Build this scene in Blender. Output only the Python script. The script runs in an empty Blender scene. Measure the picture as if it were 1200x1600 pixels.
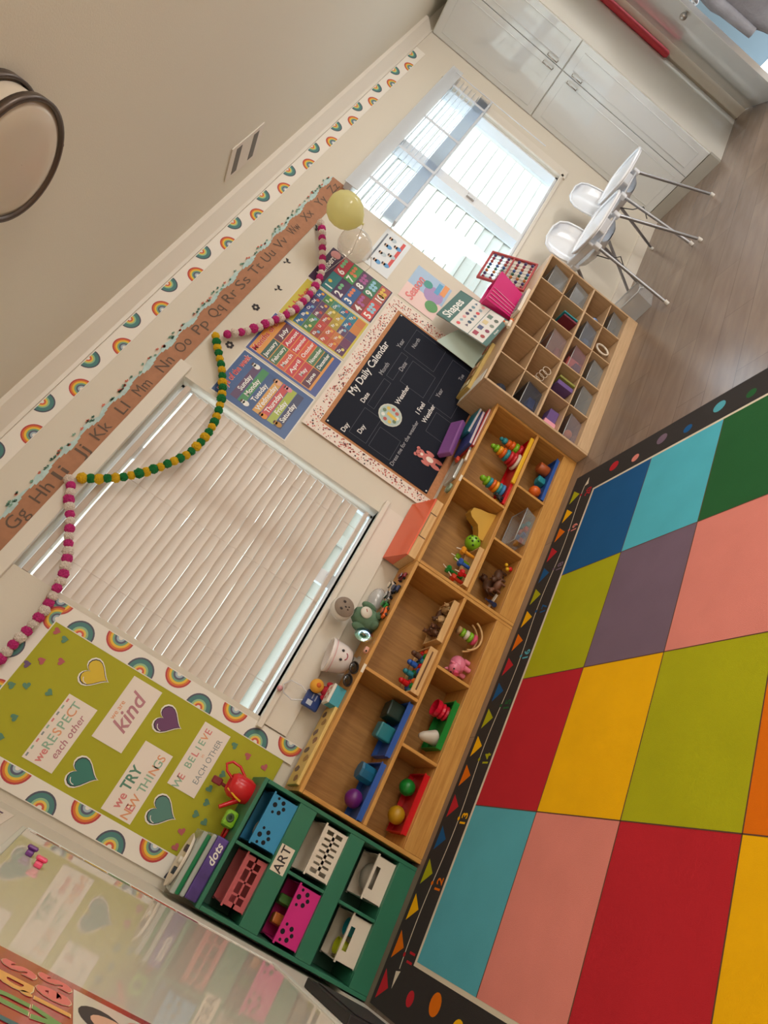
import bpy, bmesh, math, random
from mathutils import Vector, Matrix, Euler, noise
random.seed(7)
PI = math.pi
C = bpy.context.scene.collection
S = bpy.context.scene

# ------------------------------------------------------------------ camera
# x runs along the window wall, y into it, z up; metres
cam_data = bpy.data.cameras.new('camera')
cam_data.sensor_fit = 'VERTICAL'
cam_data.sensor_height = 36.0
cam_data.lens = 1009.15 * 36.0 / 1600.0
cam_data.clip_start = 0.02
cam = bpy.data.objects.new('camera', cam_data)
C.objects.link(cam)
right = Vector((0.42832342, -0.40123232, -0.80966146))
down = Vector((-0.74696773, 0.34700832, -0.56711941))
fwd = Vector((0.50850594, 0.84770151, -0.15107581))
M = Matrix((right, -down, -fwd)).transposed().to_4x4()
M.translation = Vector((-0.3519, -3.122, 1.4267))
cam.matrix_world = M
S.camera = cam

# ------------------------------------------------------------------ light
S.view_settings.view_transform = 'Standard'
S.view_settings.look = 'None'
S.view_settings.gamma = 1.0
S.view_settings.use_curve_mapping = False
S.view_settings.exposure = 0.06
world = bpy.data.worlds.new('sky')
S.world = world
world.use_nodes = True
wn = world.node_tree
bg = wn.nodes['Background']
bg.inputs['Color'].default_value = (0.80, 0.90, 1.0, 1)
bg.inputs['Strength'].default_value = 4.4
sun_d = bpy.data.lights.new('sun', 'SUN')
sun_d.energy = 4.0
sun_d.angle = math.radians(1.5)
sun_d.color = (1.0, 0.96, 0.9)
sun = bpy.data.objects.new('sun', sun_d)
C.objects.link(sun)
sun.rotation_euler = Vector((0.25, 0.75, -0.62)).to_track_quat('-Z', 'Y').to_euler()

def area(name, loc, direction, sx, sy, energy, color):
    d = bpy.data.lights.new(name, 'AREA')
    d.shape = 'RECTANGLE'; d.size = sx; d.size_y = sy
    d.energy = energy; d.color = color
    o = bpy.data.objects.new(name, d)
    C.objects.link(o)
    o.location = loc
    o.rotation_euler = Vector(direction).to_track_quat('-Z', 'Y').to_euler()
    return o
# unseen fill lights added behind the photographer to brighten the room; no windows there
area('fill_light', (4.4, -5.9, 1.55), (-0.1, 1, 0.45), 2.0, 1.3, 118, (1.0, 0.99, 0.98))
area('fill_light', (1.0, -5.9, 1.55), (0, 1, 0.55), 1.6, 1.2, 40, (1.0, 0.86, 0.70))

# unseen fill light added in the hall to brighten the floor and far end
area('fill_light', (7.40, -2.45, 1.15), (-1, -0.05, -0.12), 1.0, 1.7, 60, (0.96, 0.98, 1.0))
# unseen overhead fill lights added to brighten floor and shelves; no fixtures modelled
area('overhead_fill', (1.6, -4.4, 2.66), (0, 0.0, -1), 1.2, .6, 38, (1.0, 0.92, 0.82))
area('overhead_fill', (4.2, -3.6, 2.66), (0, 0.0, -1), 1.2, .6, 38, (1.0, 0.99, 0.98))

# ------------------------------------------------------------------ materials
def lin(c):
    c = c / 255.0
    return c / 12.92 if c <= 0.04045 else ((c + 0.055) / 1.055) ** 2.4
MATS = {}
def mat(name, rgb=(200, 200, 200), rough=0.6, metal=0.0, spec=0.5, bump=0.0, bscale=60.0, vary=0.0, vscale=8.0, coat=0.0, sub=0.0):
    if name in MATS:
        return MATS[name]
    m = bpy.data.materials.new(name)
    m.use_nodes = True
    nt = m.node_tree
    b = nt.nodes['Principled BSDF']
    col = (lin(rgb[0]), lin(rgb[1]), lin(rgb[2]), 1)
    b.inputs['Base Color'].default_value = col
    b.inputs['Roughness'].default_value = rough
    b.inputs['Metallic'].default_value = metal
    b.inputs['Specular IOR Level'].default_value = spec
    if coat:
        b.inputs['Coat Weight'].default_value = coat
        b.inputs['Coat Roughness'].default_value = 0.06
    if bump or vary:
        tc = nt.nodes.new('ShaderNodeTexCoord')
    if vary:
        n = nt.nodes.new('ShaderNodeTexNoise')
        n.inputs['Scale'].default_value = vscale
        n.inputs['Detail'].default_value = 5
        r = nt.nodes.new('ShaderNodeMapRange')
        r.inputs['From Min'].default_value = 0.3; r.inputs['From Max'].default_value = 0.7
        r.inputs['To Min'].default_value = 1 - vary; r.inputs['To Max'].default_value = 1 + vary
        mx = nt.nodes.new('ShaderNodeVectorMath'); mx.operation = 'SCALE'
        mx.inputs[0].default_value = col[:3]
        nt.links.new(tc.outputs['Object'], n.inputs['Vector'])
        nt.links.new(n.outputs['Fac'], r.inputs['Value'])
        nt.links.new(r.outputs['Result'], mx.inputs['Scale'])
        nt.links.new(mx.outputs['Vector'], b.inputs['Base Color'])
    if bump:
        n2 = nt.nodes.new('ShaderNodeTexNoise')
        n2.inputs['Scale'].default_value = bscale
        n2.inputs['Detail'].default_value = 4
        bu = nt.nodes.new('ShaderNodeBump')
        bu.inputs['Strength'].default_value = bump
        bu.inputs['Distance'].default_value = 0.004
        nt.links.new(tc.outputs['Object'], n2.inputs['Vector'])
        nt.links.new(n2.outputs['Fac'], bu.inputs['Height'])
        nt.links.new(bu.outputs['Normal'], b.inputs['Normal'])
    MATS[name] = m
    return m

def col(r, g, b, rough=0.55):
    return mat('paint_%d_%d_%d_%d' % (r, g, b, int(rough * 100)), (r, g, b), rough)

def wood(name, c1, c2, axis=0, scale=14.0, rough=0.42):
    if name in MATS:
        return MATS[name]
    m = bpy.data.materials.new(name); m.use_nodes = True
    nt = m.node_tree; b = nt.nodes['Principled BSDF']
    tc = nt.nodes.new('ShaderNodeTexCoord')
    mp = nt.nodes.new('ShaderNodeMapping')
    s = [scale * 2.2] * 3; s[axis] = scale * 0.14
    mp.inputs['Scale'].default_value = s
    n = nt.nodes.new('ShaderNodeTexNoise'); n.inputs['Scale'].default_value = 3.0
    n.inputs['Detail'].default_value = 7; n.inputs['Roughness'].default_value = 0.65
    n.inputs['Distortion'].default_value = 0.6
    cr = nt.nodes.new('ShaderNodeValToRGB')
    cr.color_ramp.elements[0].position = 0.32; cr.color_ramp.elements[0].color = [lin(v) for v in c1] + [1]
    cr.color_ramp.elements[1].position = 0.68; cr.color_ramp.elements[1].color = [lin(v) for v in c2] + [1]
    nt.links.new(tc.outputs['Object'], mp.inputs['Vector'])
    nt.links.new(mp.outputs['Vector'], n.inputs['Vector'])
    nt.links.new(n.outputs['Fac'], cr.inputs['Fac'])
    nt.links.new(cr.outputs['Color'], b.inputs['Base Color'])
    b.inputs['Roughness'].default_value = rough
    MATS[name] = m
    return m

def see_through(name, rgb, alpha=0.75, rough=0.1, gloss=0.35):
    """thin clear or tinted plastic / glass sheet: part transparent, part body colour, part shine"""
    if name in MATS:
        return MATS[name]
    m = bpy.data.materials.new(name); m.use_nodes = True
    nt = m.node_tree
    for n in list(nt.nodes):
        nt.nodes.remove(n)
    out = nt.nodes.new('ShaderNodeOutputMaterial')
    tr = nt.nodes.new('ShaderNodeBsdfTransparent')
    tr.inputs['Color'].default_value = (0.55 + 0.45 * lin(rgb[0]), 0.55 + 0.45 * lin(rgb[1]), 0.55 + 0.45 * lin(rgb[2]), 1)
    pb = nt.nodes.new('ShaderNodeBsdfPrincipled')
    pb.inputs['Base Color'].default_value = (lin(rgb[0]), lin(rgb[1]), lin(rgb[2]), 1)
    pb.inputs['Roughness'].default_value = rough
    gl = nt.nodes.new('ShaderNodeBsdfGlossy'); gl.inputs['Roughness'].default_value = rough
    lw = nt.nodes.new('ShaderNodeLayerWeight'); lw.inputs['Blend'].default_value = 0.5
    pw = nt.nodes.new('ShaderNodeMath'); pw.operation = 'POWER'; pw.inputs[1].default_value = 4.0
    fr = nt.nodes.new('ShaderNodeMath'); fr.operation = 'MULTIPLY_ADD'; fr.inputs[1].default_value = gloss; fr.inputs[2].default_value = 0.03 + 0.05 * gloss
    nt.links.new(lw.outputs['Facing'], pw.inputs[0]); nt.links.new(pw.outputs[0], fr.inputs[0])
    m1 = nt.nodes.new('ShaderNodeMixShader'); m1.inputs[0].default_value = alpha
    m2 = nt.nodes.new('ShaderNodeMixShader')
    nt.links.new(pb.outputs[0], m1.inputs[1]); nt.links.new(tr.outputs[0], m1.inputs[2])
    nt.links.new(fr.outputs[0], m2.inputs[0])
    nt.links.new(m1.outputs[0], m2.inputs[1]); nt.links.new(gl.outputs[0], m2.inputs[2])
    nt.links.new(m2.outputs[0], out.inputs['Surface'])
    MATS[name] = m
    return m

def translucent(name, rgb, amount=0.5, rough=0.5):
    if name in MATS:
        return MATS[name]
    m = bpy.data.materials.new(name); m.use_nodes = True
    nt = m.node_tree
    pb = nt.nodes['Principled BSDF']; out = nt.nodes['Material Output']
    c = (lin(rgb[0]), lin(rgb[1]), lin(rgb[2]), 1)
    pb.inputs['Base Color'].default_value = c
    pb.inputs['Roughness'].default_value = rough
    t = nt.nodes.new('ShaderNodeBsdfTranslucent'); t.inputs['Color'].default_value = c
    mx = nt.nodes.new('ShaderNodeMixShader'); mx.inputs[0].default_value = amount
    nt.links.new(pb.outputs[0], mx.inputs[1]); nt.links.new(t.outputs[0], mx.inputs[2])
    nt.links.new(mx.outputs[0], out.inputs['Surface'])
    MATS[name] = m
    return m

# ------------------------------------------------------------------ mesh tools
def T(x=0, y=0, z=0): return Matrix.Translation((x, y, z))
def RX(a): return Matrix.Rotation(math.radians(a), 4, 'X')
def RY(a): return Matrix.Rotation(math.radians(a), 4, 'Y')
def RZ(a): return Matrix.Rotation(math.radians(a), 4, 'Z')

class MB:
    def __init__(self):
        self.v = []; self.f = []; self.mi = []; self.sm = []; self.mats = []
        self.X = Matrix.Identity(4)
    def add(self, vs, fs, m, smooth=False):
        if m not in self.mats: self.mats.append(m)
        k = self.mats.index(m); n = len(self.v)
        X = self.X
        self.v += [tuple(X @ Vector(p)) for p in vs]
        for f in fs:
            self.f.append([n + i for i in f]); self.mi.append(k); self.sm.append(smooth)
        return self
    def box(self, x0, x1, y0, y1, z0, z1, m):
        vs = [(x, y, z) for x in (x0, x1) for y in (y0, y1) for z in (z0, z1)]
        return self.add(vs, [(0, 1, 3, 2), (4, 6, 7, 5), (0, 4, 5, 1), (2, 3, 7, 6), (0, 2, 6, 4), (1, 5, 7, 3)], m)
    def rbox(self, x0, x1, y0, y1, z0, z1, m, r=0.004):
        """box with all edges rounded off by a small chamfer"""
        b = bmesh.new()
        bmesh.ops.create_cube(b, size=1)
        for v in b.verts:
            v.co = Vector(((x0 + x1) / 2 + v.co.x * (x1 - x0), (y0 + y1) / 2 + v.co.y * (y1 - y0), (z0 + z1) / 2 + v.co.z * (z1 - z0)))
        r = min(r, abs(x1 - x0) * .45, abs(y1 - y0) * .45, abs(z1 - z0) * .45)
        bmesh.ops.bevel(b, geom=list(b.edges), offset=r, segments=2, affect='EDGES', profile=0.5)
        b.verts.index_update()
        self.add([tuple(v.co) for v in b.verts], [[v.index for v in f.verts] for f in b.faces], m)
        b.free(); return self
    def lathe(self, prof, m, c=(0, 0, 0), n=24, smooth=True, cap=True):
        """prof: list of (radius, z) turned about the z axis"""
        vs = []; fs = []
        for r, z in prof:
            for i in range(n):
                a = 2 * PI * i / n
                vs.append((c[0] + r * math.cos(a), c[1] + r * math.sin(a), c[2] + z))
        for j in range(len(prof) - 1):
            for i in range(n):
                k = (i + 1) % n
                fs.append((j * n + i, j * n + k, (j + 1) * n + k, (j + 1) * n + i))
        self.add(vs, fs, m, smooth)
        if cap:
            if prof[0][0] > 1e-5: self.add([(c[0] + prof[0][0] * math.cos(2 * PI * i / n), c[1] + prof[0][0] * math.sin(2 * PI * i / n), c[2] + prof[0][1]) for i in range(n)], [list(range(n))[::-1]], m)
            if prof[-1][0] > 1e-5: self.add([(c[0] + prof[-1][0] * math.cos(2 * PI * i / n), c[1] + prof[-1][0] * math.sin(2 * PI * i / n), c[2] + prof[-1][1]) for i in range(n)], [list(range(n))], m)
        return self
    def cyl(self, p0, p1, r0, m, r1=None, n=16, smooth=True):
        r1 = r0 if r1 is None else r1
        p0 = Vector(p0); p1 = Vector(p1); d = p1 - p0; L = d.length
        q = d.to_track_quat('Z', 'Y').to_matrix().to_4x4()
        old = self.X; self.X = old @ Matrix.Translation(p0) @ q
        self.lathe([(r0, 0), (r1, L)], m, n=n, smooth=smooth)
        self.X = old; return self
    def ball(self, c, r, m, sc=(1, 1, 1), seg=16, rings=10):
        prof = []
        vs = []; fs = []
        for j in range(rings + 1):
            a = PI * j / rings
            for i in range(seg):
                b = 2 * PI * i / seg
                vs.append((c[0] + r * sc[0] * math.sin(a) * math.cos(b), c[1] + r * sc[1] * math.sin(a) * math.sin(b), c[2] - r * sc[2] * math.cos(a)))
        for j in range(rings):
            for i in range(seg):
                k = (i + 1) % seg
                fs.append((j * seg + i, j * seg + k, (j + 1) * seg + k, (j + 1) * seg + i))
        return self.add(vs, fs, m, True)
    def tube(self, pts, r, m, n=8, closed=False):
        pts = [Vector(p) for p in pts]; N = len(pts); vs = []; fs = []
        up = Vector((0, 0, 1))
        prev = None
        for i, p in enumerate(pts):
            if closed: t = pts[(i + 1) % N] - pts[i - 1]
            else: t = pts[min(i + 1, N - 1)] - pts[max(i - 1, 0)]
            t.normalize()
            if prev is None:
                a = t.orthogonal().normalized()
            else:
                a = (prev - t * prev.dot(t)); a.normalize()
            prev = a; b = t.cross(a)
            rr = r[i] if isinstance(r, (list, tuple)) else r
            for k in range(n):
                w = 2 * PI * k / n
                vs.append(tuple(p + a * rr * math.cos(w) + b * rr * math.sin(w)))
        lim = N if closed else N - 1
        for i in range(lim):
            j = (i + 1) % N
            for k in range(n):
                l = (k + 1) % n
                fs.append((i * n + k, i * n + l, j * n + l, j * n + k))
        self.add(vs, fs, m, True)
        if not closed:
            self.add([vs[k] for k in range(n)], [list(range(n))[::-1]], m)
            self.add([vs[(N - 1) * n + k] for k in range(n)], [list(range(n))], m)
        return self
    def prism(self, poly, t, m):
        """poly in the local xy plane, extruded from z=0 to z=t"""
        n = len(poly)
        vs = [(x, y, 0) for x, y in poly] + [(x, y, t) for x, y in poly]
        fs = [list(range(n))[::-1], list(range(n, 2 * n))] + [(i, (i + 1) % n, n + (i + 1) % n, n + i) for i in range(n)]
        return self.add(vs, fs, m)
    def build(self, name, parent=None, loc=None, rot=None, label=None):
        me = bpy.data.meshes.new(name)
        me.from_pydata(self.v, [], self.f)
        for m in self.mats: me.materials.append(m)
        for p, k, s in zip(me.polygons, self.mi, self.sm):
            p.material_index = k; p.use_smooth = s
        me.update()
        o = bpy.data.objects.new(name, me)
        C.objects.link(o)
        if parent: o.parent = parent
        if loc: o.location = loc
        if rot: o.rotation_euler = rot
        if label: o['label'] = label
        return o

def tag(o, label, cat, group=None):
    o['label'] = label; o['category'] = cat
    if group: o['group'] = group
    return o
def thing(name, label, cat, loc=(0, 0, 0), rz=0.0, group=None, tilt=None):
    o = bpy.data.objects.new(name, None)
    o.empty_display_size = 0.05
    C.objects.link(o); o.location = loc
    o.rotation_euler = tilt if tilt else (0, 0, math.radians(rz))
    return tag(o, label, cat, group)
def struct(mb, name, parent=None):
    o = mb.build(name, parent)
    if not parent: o['kind'] = 'structure'
    return o
def box_part(name, parent, x0, x1, y0, y1, z0, z1, m, r=0.003, label=None):
    return MB().rbox(x0, x1, y0, y1, z0, z1, m, r).build(name, parent, label=label)
def dup(root, loc, rz=None, label=None, group=None):
    r = root.copy(); C.objects.link(r); r.location = loc
    if rz is not None: r.rotation_euler = (0, 0, math.radians(rz))
    if label: r['label'] = label
    if group: r['group'] = group
    for ch in list(root.children):
        c = ch.copy(); C.objects.link(c); c.parent = r
        for g in list(ch.children):
            d = g.copy(); C.objects.link(d); d.parent = c
    return r

# lettering as flat outlines
GL = {}
def glyphs(s, bold=0.0, shear=0.0):
    bold = min(bold, .03)
    k = (s, bold, shear)
    if k in GL: return GL[k]
    cu = bpy.data.curves.new('lettering', 'FONT')
    cu.body = s; cu.size = 1.0; cu.offset = bold; cu.shear = shear
    cu.resolution_u = 3; cu.align_x = 'CENTER'; cu.align_y = 'CENTER'
    o = bpy.data.objects.new('lettering', cu); C.objects.link(o)
    dg = bpy.context.evaluated_depsgraph_get()
    me = bpy.data.meshes.new_from_object(o.evaluated_get(dg))
    vs = [(v.co.x, v.co.y) for v in me.vertices]; fs = [list(p.vertices) for p in me.polygons]
    bpy.data.objects.remove(o); bpy.data.curves.remove(cu); bpy.data.meshes.remove(me)
    GL[k] = (vs, fs); return GL[k]

class Flat(MB):
    """printing and cut paper on a flat sheet: u right, v up, layer = how many sheets of paper high"""
    def __init__(self, O, U=(1, 0, 0), V=(0, 0, 1), step=0.0006):
        super().__init__()
        self.O = Vector(O); self.U = Vector(U).normalized(); self.V = Vector(V).normalized()
        self.N = self.U.cross(self.V); self.step = step
    def P(self, u, v, l): return tuple(self.O + self.U * u + self.V * v + self.N * (l * self.step))
    def poly(self, pts, l, m):
        return self.add([self.P(u, v, l) for u, v in pts], [list(range(len(pts)))], m)
    def rect(self, u0, u1, v0, v1, l, m): return self.poly([(u0, v0), (u1, v0), (u1, v1), (u0, v1)], l, m)
    def sheet(self, u0, u1, v0, v1, t, m):
        """backing sheet with its own thickness; its face is layer 0"""
        p = [(u0, v0), (u1, v0), (u1, v1), (u0, v1)]
        vs = [self.P(u, v, 0) for u, v in p] + [tuple(Vector(self.P(u, v, 0)) - self.N * t) for u, v in p]
        return self.add(vs, [(0, 1, 2, 3), (7, 6, 5, 4), (0, 4, 5, 1), (1, 5, 6, 2), (2, 6, 7, 3), (3, 7, 4, 0)], m)
    def shape(self, pts, l, m, t=0.001):
        """cut-out with thickness t behind layer l"""
        n = len(pts)
        vs = [self.P(u, v, l) for u, v in pts] + [tuple(Vector(self.P(u, v, l)) - self.N * t) for u, v in pts]
        return self.add(vs, [list(range(n)), list(range(n, 2 * n))[::-1]] + [(i, n + i, n + (i + 1) % n, (i + 1) % n) for i in range(n)], m)
    def disc(self, u, v, r, l, m, n=18, ry=None):
        ry = ry or r
        return self.poly([(u + r * math.cos(2 * PI * i / n), v + ry * math.sin(2 * PI * i / n)) for i in range(n)], l, m)
    def band(self, u, v, r0, r1, a0, a1, l, m, n=14):
        for i in range(n):
            a = math.radians(a0 + (a1 - a0) * i / n); b = math.radians(a0 + (a1 - a0) * (i + 1) / n)
            self.poly([(u + r0 * math.cos(a), v + r0 * math.sin(a)), (u + r1 * math.cos(a), v + r1 * math.sin(a)),
                       (u + r1 * math.cos(b), v + r1 * math.sin(b)), (u + r0 * math.cos(b), v + r0 * math.sin(b))], l, m)
        return self
    def text(self, s, u, v, size, l, m, bold=0.0, shear=0.0, rot=0.0, width=None, sx=1.0):
        vs, fs = glyphs(s, bold, shear)
        if not vs: return self
        if width:
            w = max(a for a, b in vs) - min(a for a, b in vs)
            sx = width / (w * size)
        c, n = math.cos(math.radians(rot)), math.sin(math.radians(rot))
        out = []
        for a, b in vs:
            a *= size * sx; b *= size
            out.append(self.P(u + a * c - b * n, v + a * n + b * c, l))
        return self.add(out, fs, m)
    def line(self, pts, w, l, m):
        for (a, b), (c, d) in zip(pts, pts[1:]):
            dx, dy = c - a, d - b; L = math.hypot(dx, dy) or 1
            nx, ny = -dy / L * w / 2, dx / L * w / 2
            self.poly([(a + nx, b + ny), (a - nx, b - ny), (c - nx, d - ny), (c + nx, d + ny)], l, m)
        return self

def heart(u, v, w, h, rot=0, n=28):
    pts = []
    for i in range(n):
        t = 2 * PI * i / n
        x = 16 * math.sin(t) ** 3 / 32
        y = (13 * math.cos(t) - 5 * math.cos(2 * t) - 2 * math.cos(3 * t) - math.cos(4 * t) + 2.5) / 29
        c, s = math.cos(math.radians(rot)), math.sin(math.radians(rot))
        x *= w; y *= h
        pts.append((u + x * c - y * s, v + x * s + y * c))
    return pts[::-1]
WARM = [(190, 62, 66), (222, 120, 52), (236, 196, 62), (120, 170, 140), (92, 96, 120), (170, 190, 200)]
COOL = [(84, 84, 100), (74, 132, 128), (78, 128, 130), (150, 196, 150), (236, 200, 90), (216, 100, 70)]
def rainbow(F, u, v, r, up=True, warm=True, l=1, ang=0):
    cs = WARM if warm else COOL
    a0, a1 = (0, 180) if up else (180, 360)
    k = [1.0, .88, .74, .58, .44, .30, .16]
    for i in range(6):
        F.band(u, v, r * k[i + 1], r * k[i], a0 + ang, a1 + ang, l, col(*cs[i]))
# ================================================================== the setting
M_WALL = mat('wall_paint', (222, 214, 199), 0.75, bump=0.12, bscale=180)
M_CEIL = mat('ceiling_paint', (228, 222, 206), 0.85, bump=0.15, bscale=150)
M_TRIM = mat('trim_paint', (228, 220, 207), 0.38)
M_WHITE = mat('white_plastic', (238, 238, 236), 0.35)
M_VINYL = mat('vinyl_frame', (232, 236, 240), 0.3)
M_METAL = mat('brushed_metal', (176, 172, 168), 0.28, metal=1.0)
M_GLASS = see_through('window_glass', (235, 245, 250), 0.97, 0.02, 0.4)

def floor_material():
    m = bpy.data.materials.new('vinyl_floor'); m.use_nodes = True
    nt = m.node_tree; b = nt.nodes['Principled BSDF']
    tc = nt.nodes.new('ShaderNodeTexCoord')
    mp = nt.nodes.new('ShaderNodeMapping'); mp.inputs['Scale'].default_value = (1.2, 7, 1)
    n = nt.nodes.new('ShaderNodeTexNoise'); n.inputs['Scale'].default_value = 2.5; n.inputs['Detail'].default_value = 6
    br = nt.nodes.new('ShaderNodeTexBrick')
    br.inputs['Scale'].default_value = 1.0
    br.inputs['Brick Width'].default_value = 1.2; br.inputs['Row Height'].default_value = 0.18
    br.inputs['Mortar Size'].default_value = 0.0015
    br.inputs['Color1'].default_value = (lin(150), lin(130), lin(116), 1)
    br.inputs['Color2'].default_value = (lin(138), lin(119), lin(106), 1)
    br.inputs['Mortar'].default_value = (lin(104), lin(90), lin(80), 1)
    mx = nt.nodes.new('ShaderNodeMix'); mx.data_type = 'RGBA'; mx.blend_type = 'MULTIPLY'
    cr = nt.nodes.new('ShaderNodeValToRGB')
    cr.color_ramp.elements[0].position = 0.3; cr.color_ramp.elements[0].color = (.78, .76, .74, 1)
    cr.color_ramp.elements[1].position = 0.7; cr.color_ramp.elements[1].color = (1, 1, 1, 1)
    mx.inputs[0].default_value = 1.0
    nt.links.new(tc.outputs['Object'], mp.inputs['Vector']); nt.links.new(mp.outputs['Vector'], n.inputs['Vector'])
    nt.links.new(tc.outputs['Object'], br.inputs['Vector'])
    nt.links.new(n.outputs['Fac'], cr.inputs['Fac'])
    nt.links.new(br.outputs['Color'], mx.inputs[6]); nt.links.new(cr.outputs['Color'], mx.inputs[7])
    nt.links.new(mx.outputs[2], b.inputs['Base Color'])
    b.inputs['Roughness'].default_value = 0.24
    return m
M_FLOOR = floor_material()

XL, XR, YF, H = -0.553, 6.57, -6.0, 2.70
struct(MB().box(XL - .12, XR + .12, YF - .12, .14, -.06, 0, M_FLOOR), 'floor')
struct(MB().box(XL - .12, XR + .12, YF - .12, .14, H, H + .08, M_CEIL), 'ceiling')
# window wall with two openings
W1 = (0.222, 1.502, 0.898, 2.182)
W2 = (3.452, 5.30, 1.0, 2.23)
w = MB()
w.box(XL - .12, W1[0], 0, .14, 0, H, M_WALL); w.box(W1[1], W2[0], 0, .14, 0, H, M_WALL); w.box(W2[1], XR + .12, 0, .14, 0, H, M_WALL)
for a in (W1, W2):
    w.box(a[0], a[1], 0, .14, 0, a[2], M_WALL); w.box(a[0], a[1], 0, .14, a[3], H, M_WALL)
struct(w, 'wall_back')
struct(MB().box(XL - .12, XL, YF, 0, 0, H, M_WALL), 'wall_left')
w = MB()
w.box(XR, XR + .12, -.81, 0, 0, H, M_WALL); w.box(XR, XR + .12, YF, -2.62, 0, H, M_WALL); w.box(XR, XR + .12, -2.62, -.81, 2.06, H, M_WALL)
struct(w, 'wall_right')
# wall behind the photographer, without openings
w = MB()
w.box(XL - .12, XR + .12, YF - .12, YF, 0, H, M_WALL)
struct(w, 'wall_front')
# hall seen past the open door
struct(MB().box(XR + .9, XR + .95, -3.2, 0, 0, H, mat('hall_wall', (96, 112, 120), 0.7)), 'wall_hall')

# crown moulding, baseboards
def crown(name, p0, p1, n):
    prof = [(0, 0), (.012, .0), (.016, .018), (.05, .05), (.078, .075), (.082, .1), (0, .1)]
    vs = []; 
    for p in (p0, p1):
        for d, z in prof: vs.append((p[0] + n[0] * d, p[1] + n[1] * d, H - .1 + z))
    k = len(prof)
    fs = [(i, (i + 1) % k, k + (i + 1) % k, k + i) for i in range(k)] + [tuple(range(k)), tuple(range(k, 2 * k))[::-1]]
    struct(MB().add(vs, fs, M_TRIM), name)
crown('trim_1', (XL, 0), (5.75, 0), (0, -1))
crown('trim_2', (XL, 0), (XL, YF), (1, 0))
struct(MB().box(XL, 5.75, -.014, 0, 0, .11, M_TRIM), 'baseboard_back')
struct(MB().box(XL, XL + .014, -5.98, -.02, 0, .11, M_TRIM), 'baseboard_left')

# window 1
def window(name, a, mullion):
    x0, x1, z0, z1 = a
    f = MB()
    far = x0 > 3
    t = .02 if far else .014
    ya, yb = (.02, .12) if far else (.088, .125)
    f.box(x0, x1, ya, yb, z0, z0 + t, M_VINYL); f.box(x0, x1, ya, yb, z1 - t, z1, M_VINYL)
    f.box(x0, x0 + t, ya, yb, z0, z1, M_VINYL); f.box(x1 - t, x1, ya, yb, z0, z1, M_VINYL)
    if not far:
        f.box(mullion - .04, mullion + .04, .09, .12, z0, z1, M_VINYL)
    elif mullion:
        f.box(mullion - .055, mullion + .055, .03, .11, z0, z1, M_VINYL)
        f.box(mullion - .02, mullion + .012, .012, .03, (z0 + z1) / 2 - .14, (z0 + z1) / 2 - .07, M_METAL)
    else:
        f.box(x0, x1, .085, .12, (z0 + z1) / 2 - .022, (z0 + z1) / 2 + .022, M_VINYL)
    w = struct(f, name)
    MB().box(x0 + t, x1 - t, .098, .102, z0 + t, z1 - t, M_GLASS).build('window_pane', w)
    return w
w1 = window('window_1', W1, 1.02)
w2 = window('window_2', W2, 4.33)
m = MB()   # sill and apron
m.rbox(W1[0] - .05, W1[1] + .07, -.045, .08, W1[2] - .028, W1[2], M_TRIM)
m.box(W1[0] - .02, W1[1] + .05, -.018, 0, W1[2] - .15, W1[2] - .028, M_TRIM)
m.build('window_sill', w1)
m = MB()
m.rbox(W1[0] - .35, W1[1] + .06, -.03, 0, W1[3], W1[3] + .072, M_TRIM)
m.build('window_head_trim', w1)
m = MB()
m.rbox(W2[0], W2[1] + .04, -.02, .08, W2[2] - .03, W2[2], M_TRIM)
m.rbox(W2[1], W2[1] + .115, -.02, 0, W2[2] - .05, W2[3] + .05, M_TRIM)
m.build('window_sill', w2)

# ------------------------------------------------------------------ blinds
M_SLAT = translucent('blind_slat', (214, 198, 184), 0.12, 0.45)
M_SLATW = translucent('blind_slat_white', (236, 240, 246), 0.3, 0.3)
def blind1():
    t = thing('window_blind', 'closed cream horizontal slat blind covering the nearer window', 'blind', (0, .045, 0))
    x0, x1 = W1[0] + .004, W1[1] - .030
    box_part('headrail', t, x0, x1, -.03, .03, 2.118, 2.150, M_SLAT)
    s = MB(); r = random.Random(4)
    z = 2.078
    k = 0
    while z > .985:
        a0, a1 = r.uniform(62, 80), r.uniform(62, 80)
        seg = 12; vs = []; fs = []
        dz = [r.uniform(-.0022, .0022) for _ in range(seg + 1)]
        for i in range(seg + 1):
            x = x0 + .004 + (x1 - x0 - .008) * i / seg
            for u, c in ((-.025, 0), (-.012, .003), (.0, .004), (.012, .003), (.025, 0)):
                a = a0 + (a1 - a0) * i / seg
                ca, sa = math.cos(math.radians(a)), math.sin(math.radians(a))
                vs.append((x, u * ca + c * sa, z - u * sa + c * ca + dz[i]))
        for i in range(seg):
            for j in range(4):
                fs.append((i * 5 + j, i * 5 + j + 1, i * 5 + 6 + j, i * 5 + 5 + j))
        s.add(vs, fs, M_SLAT, True)
        z -= .0478; k += 1
    s.build('slats', t)
    box_part('bottom_rail', t, x0, x1, -.022, .022, .935, .958, M_SLAT)
    for x in (x0 + .14, (x0 + x1) / 2, x1 - .14):
        MB().cyl((x, -.03, 2.12), (x, -.03, .94), .0012, M_SLAT, n=6).build('ladder_cord', t)
blind1()
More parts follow.
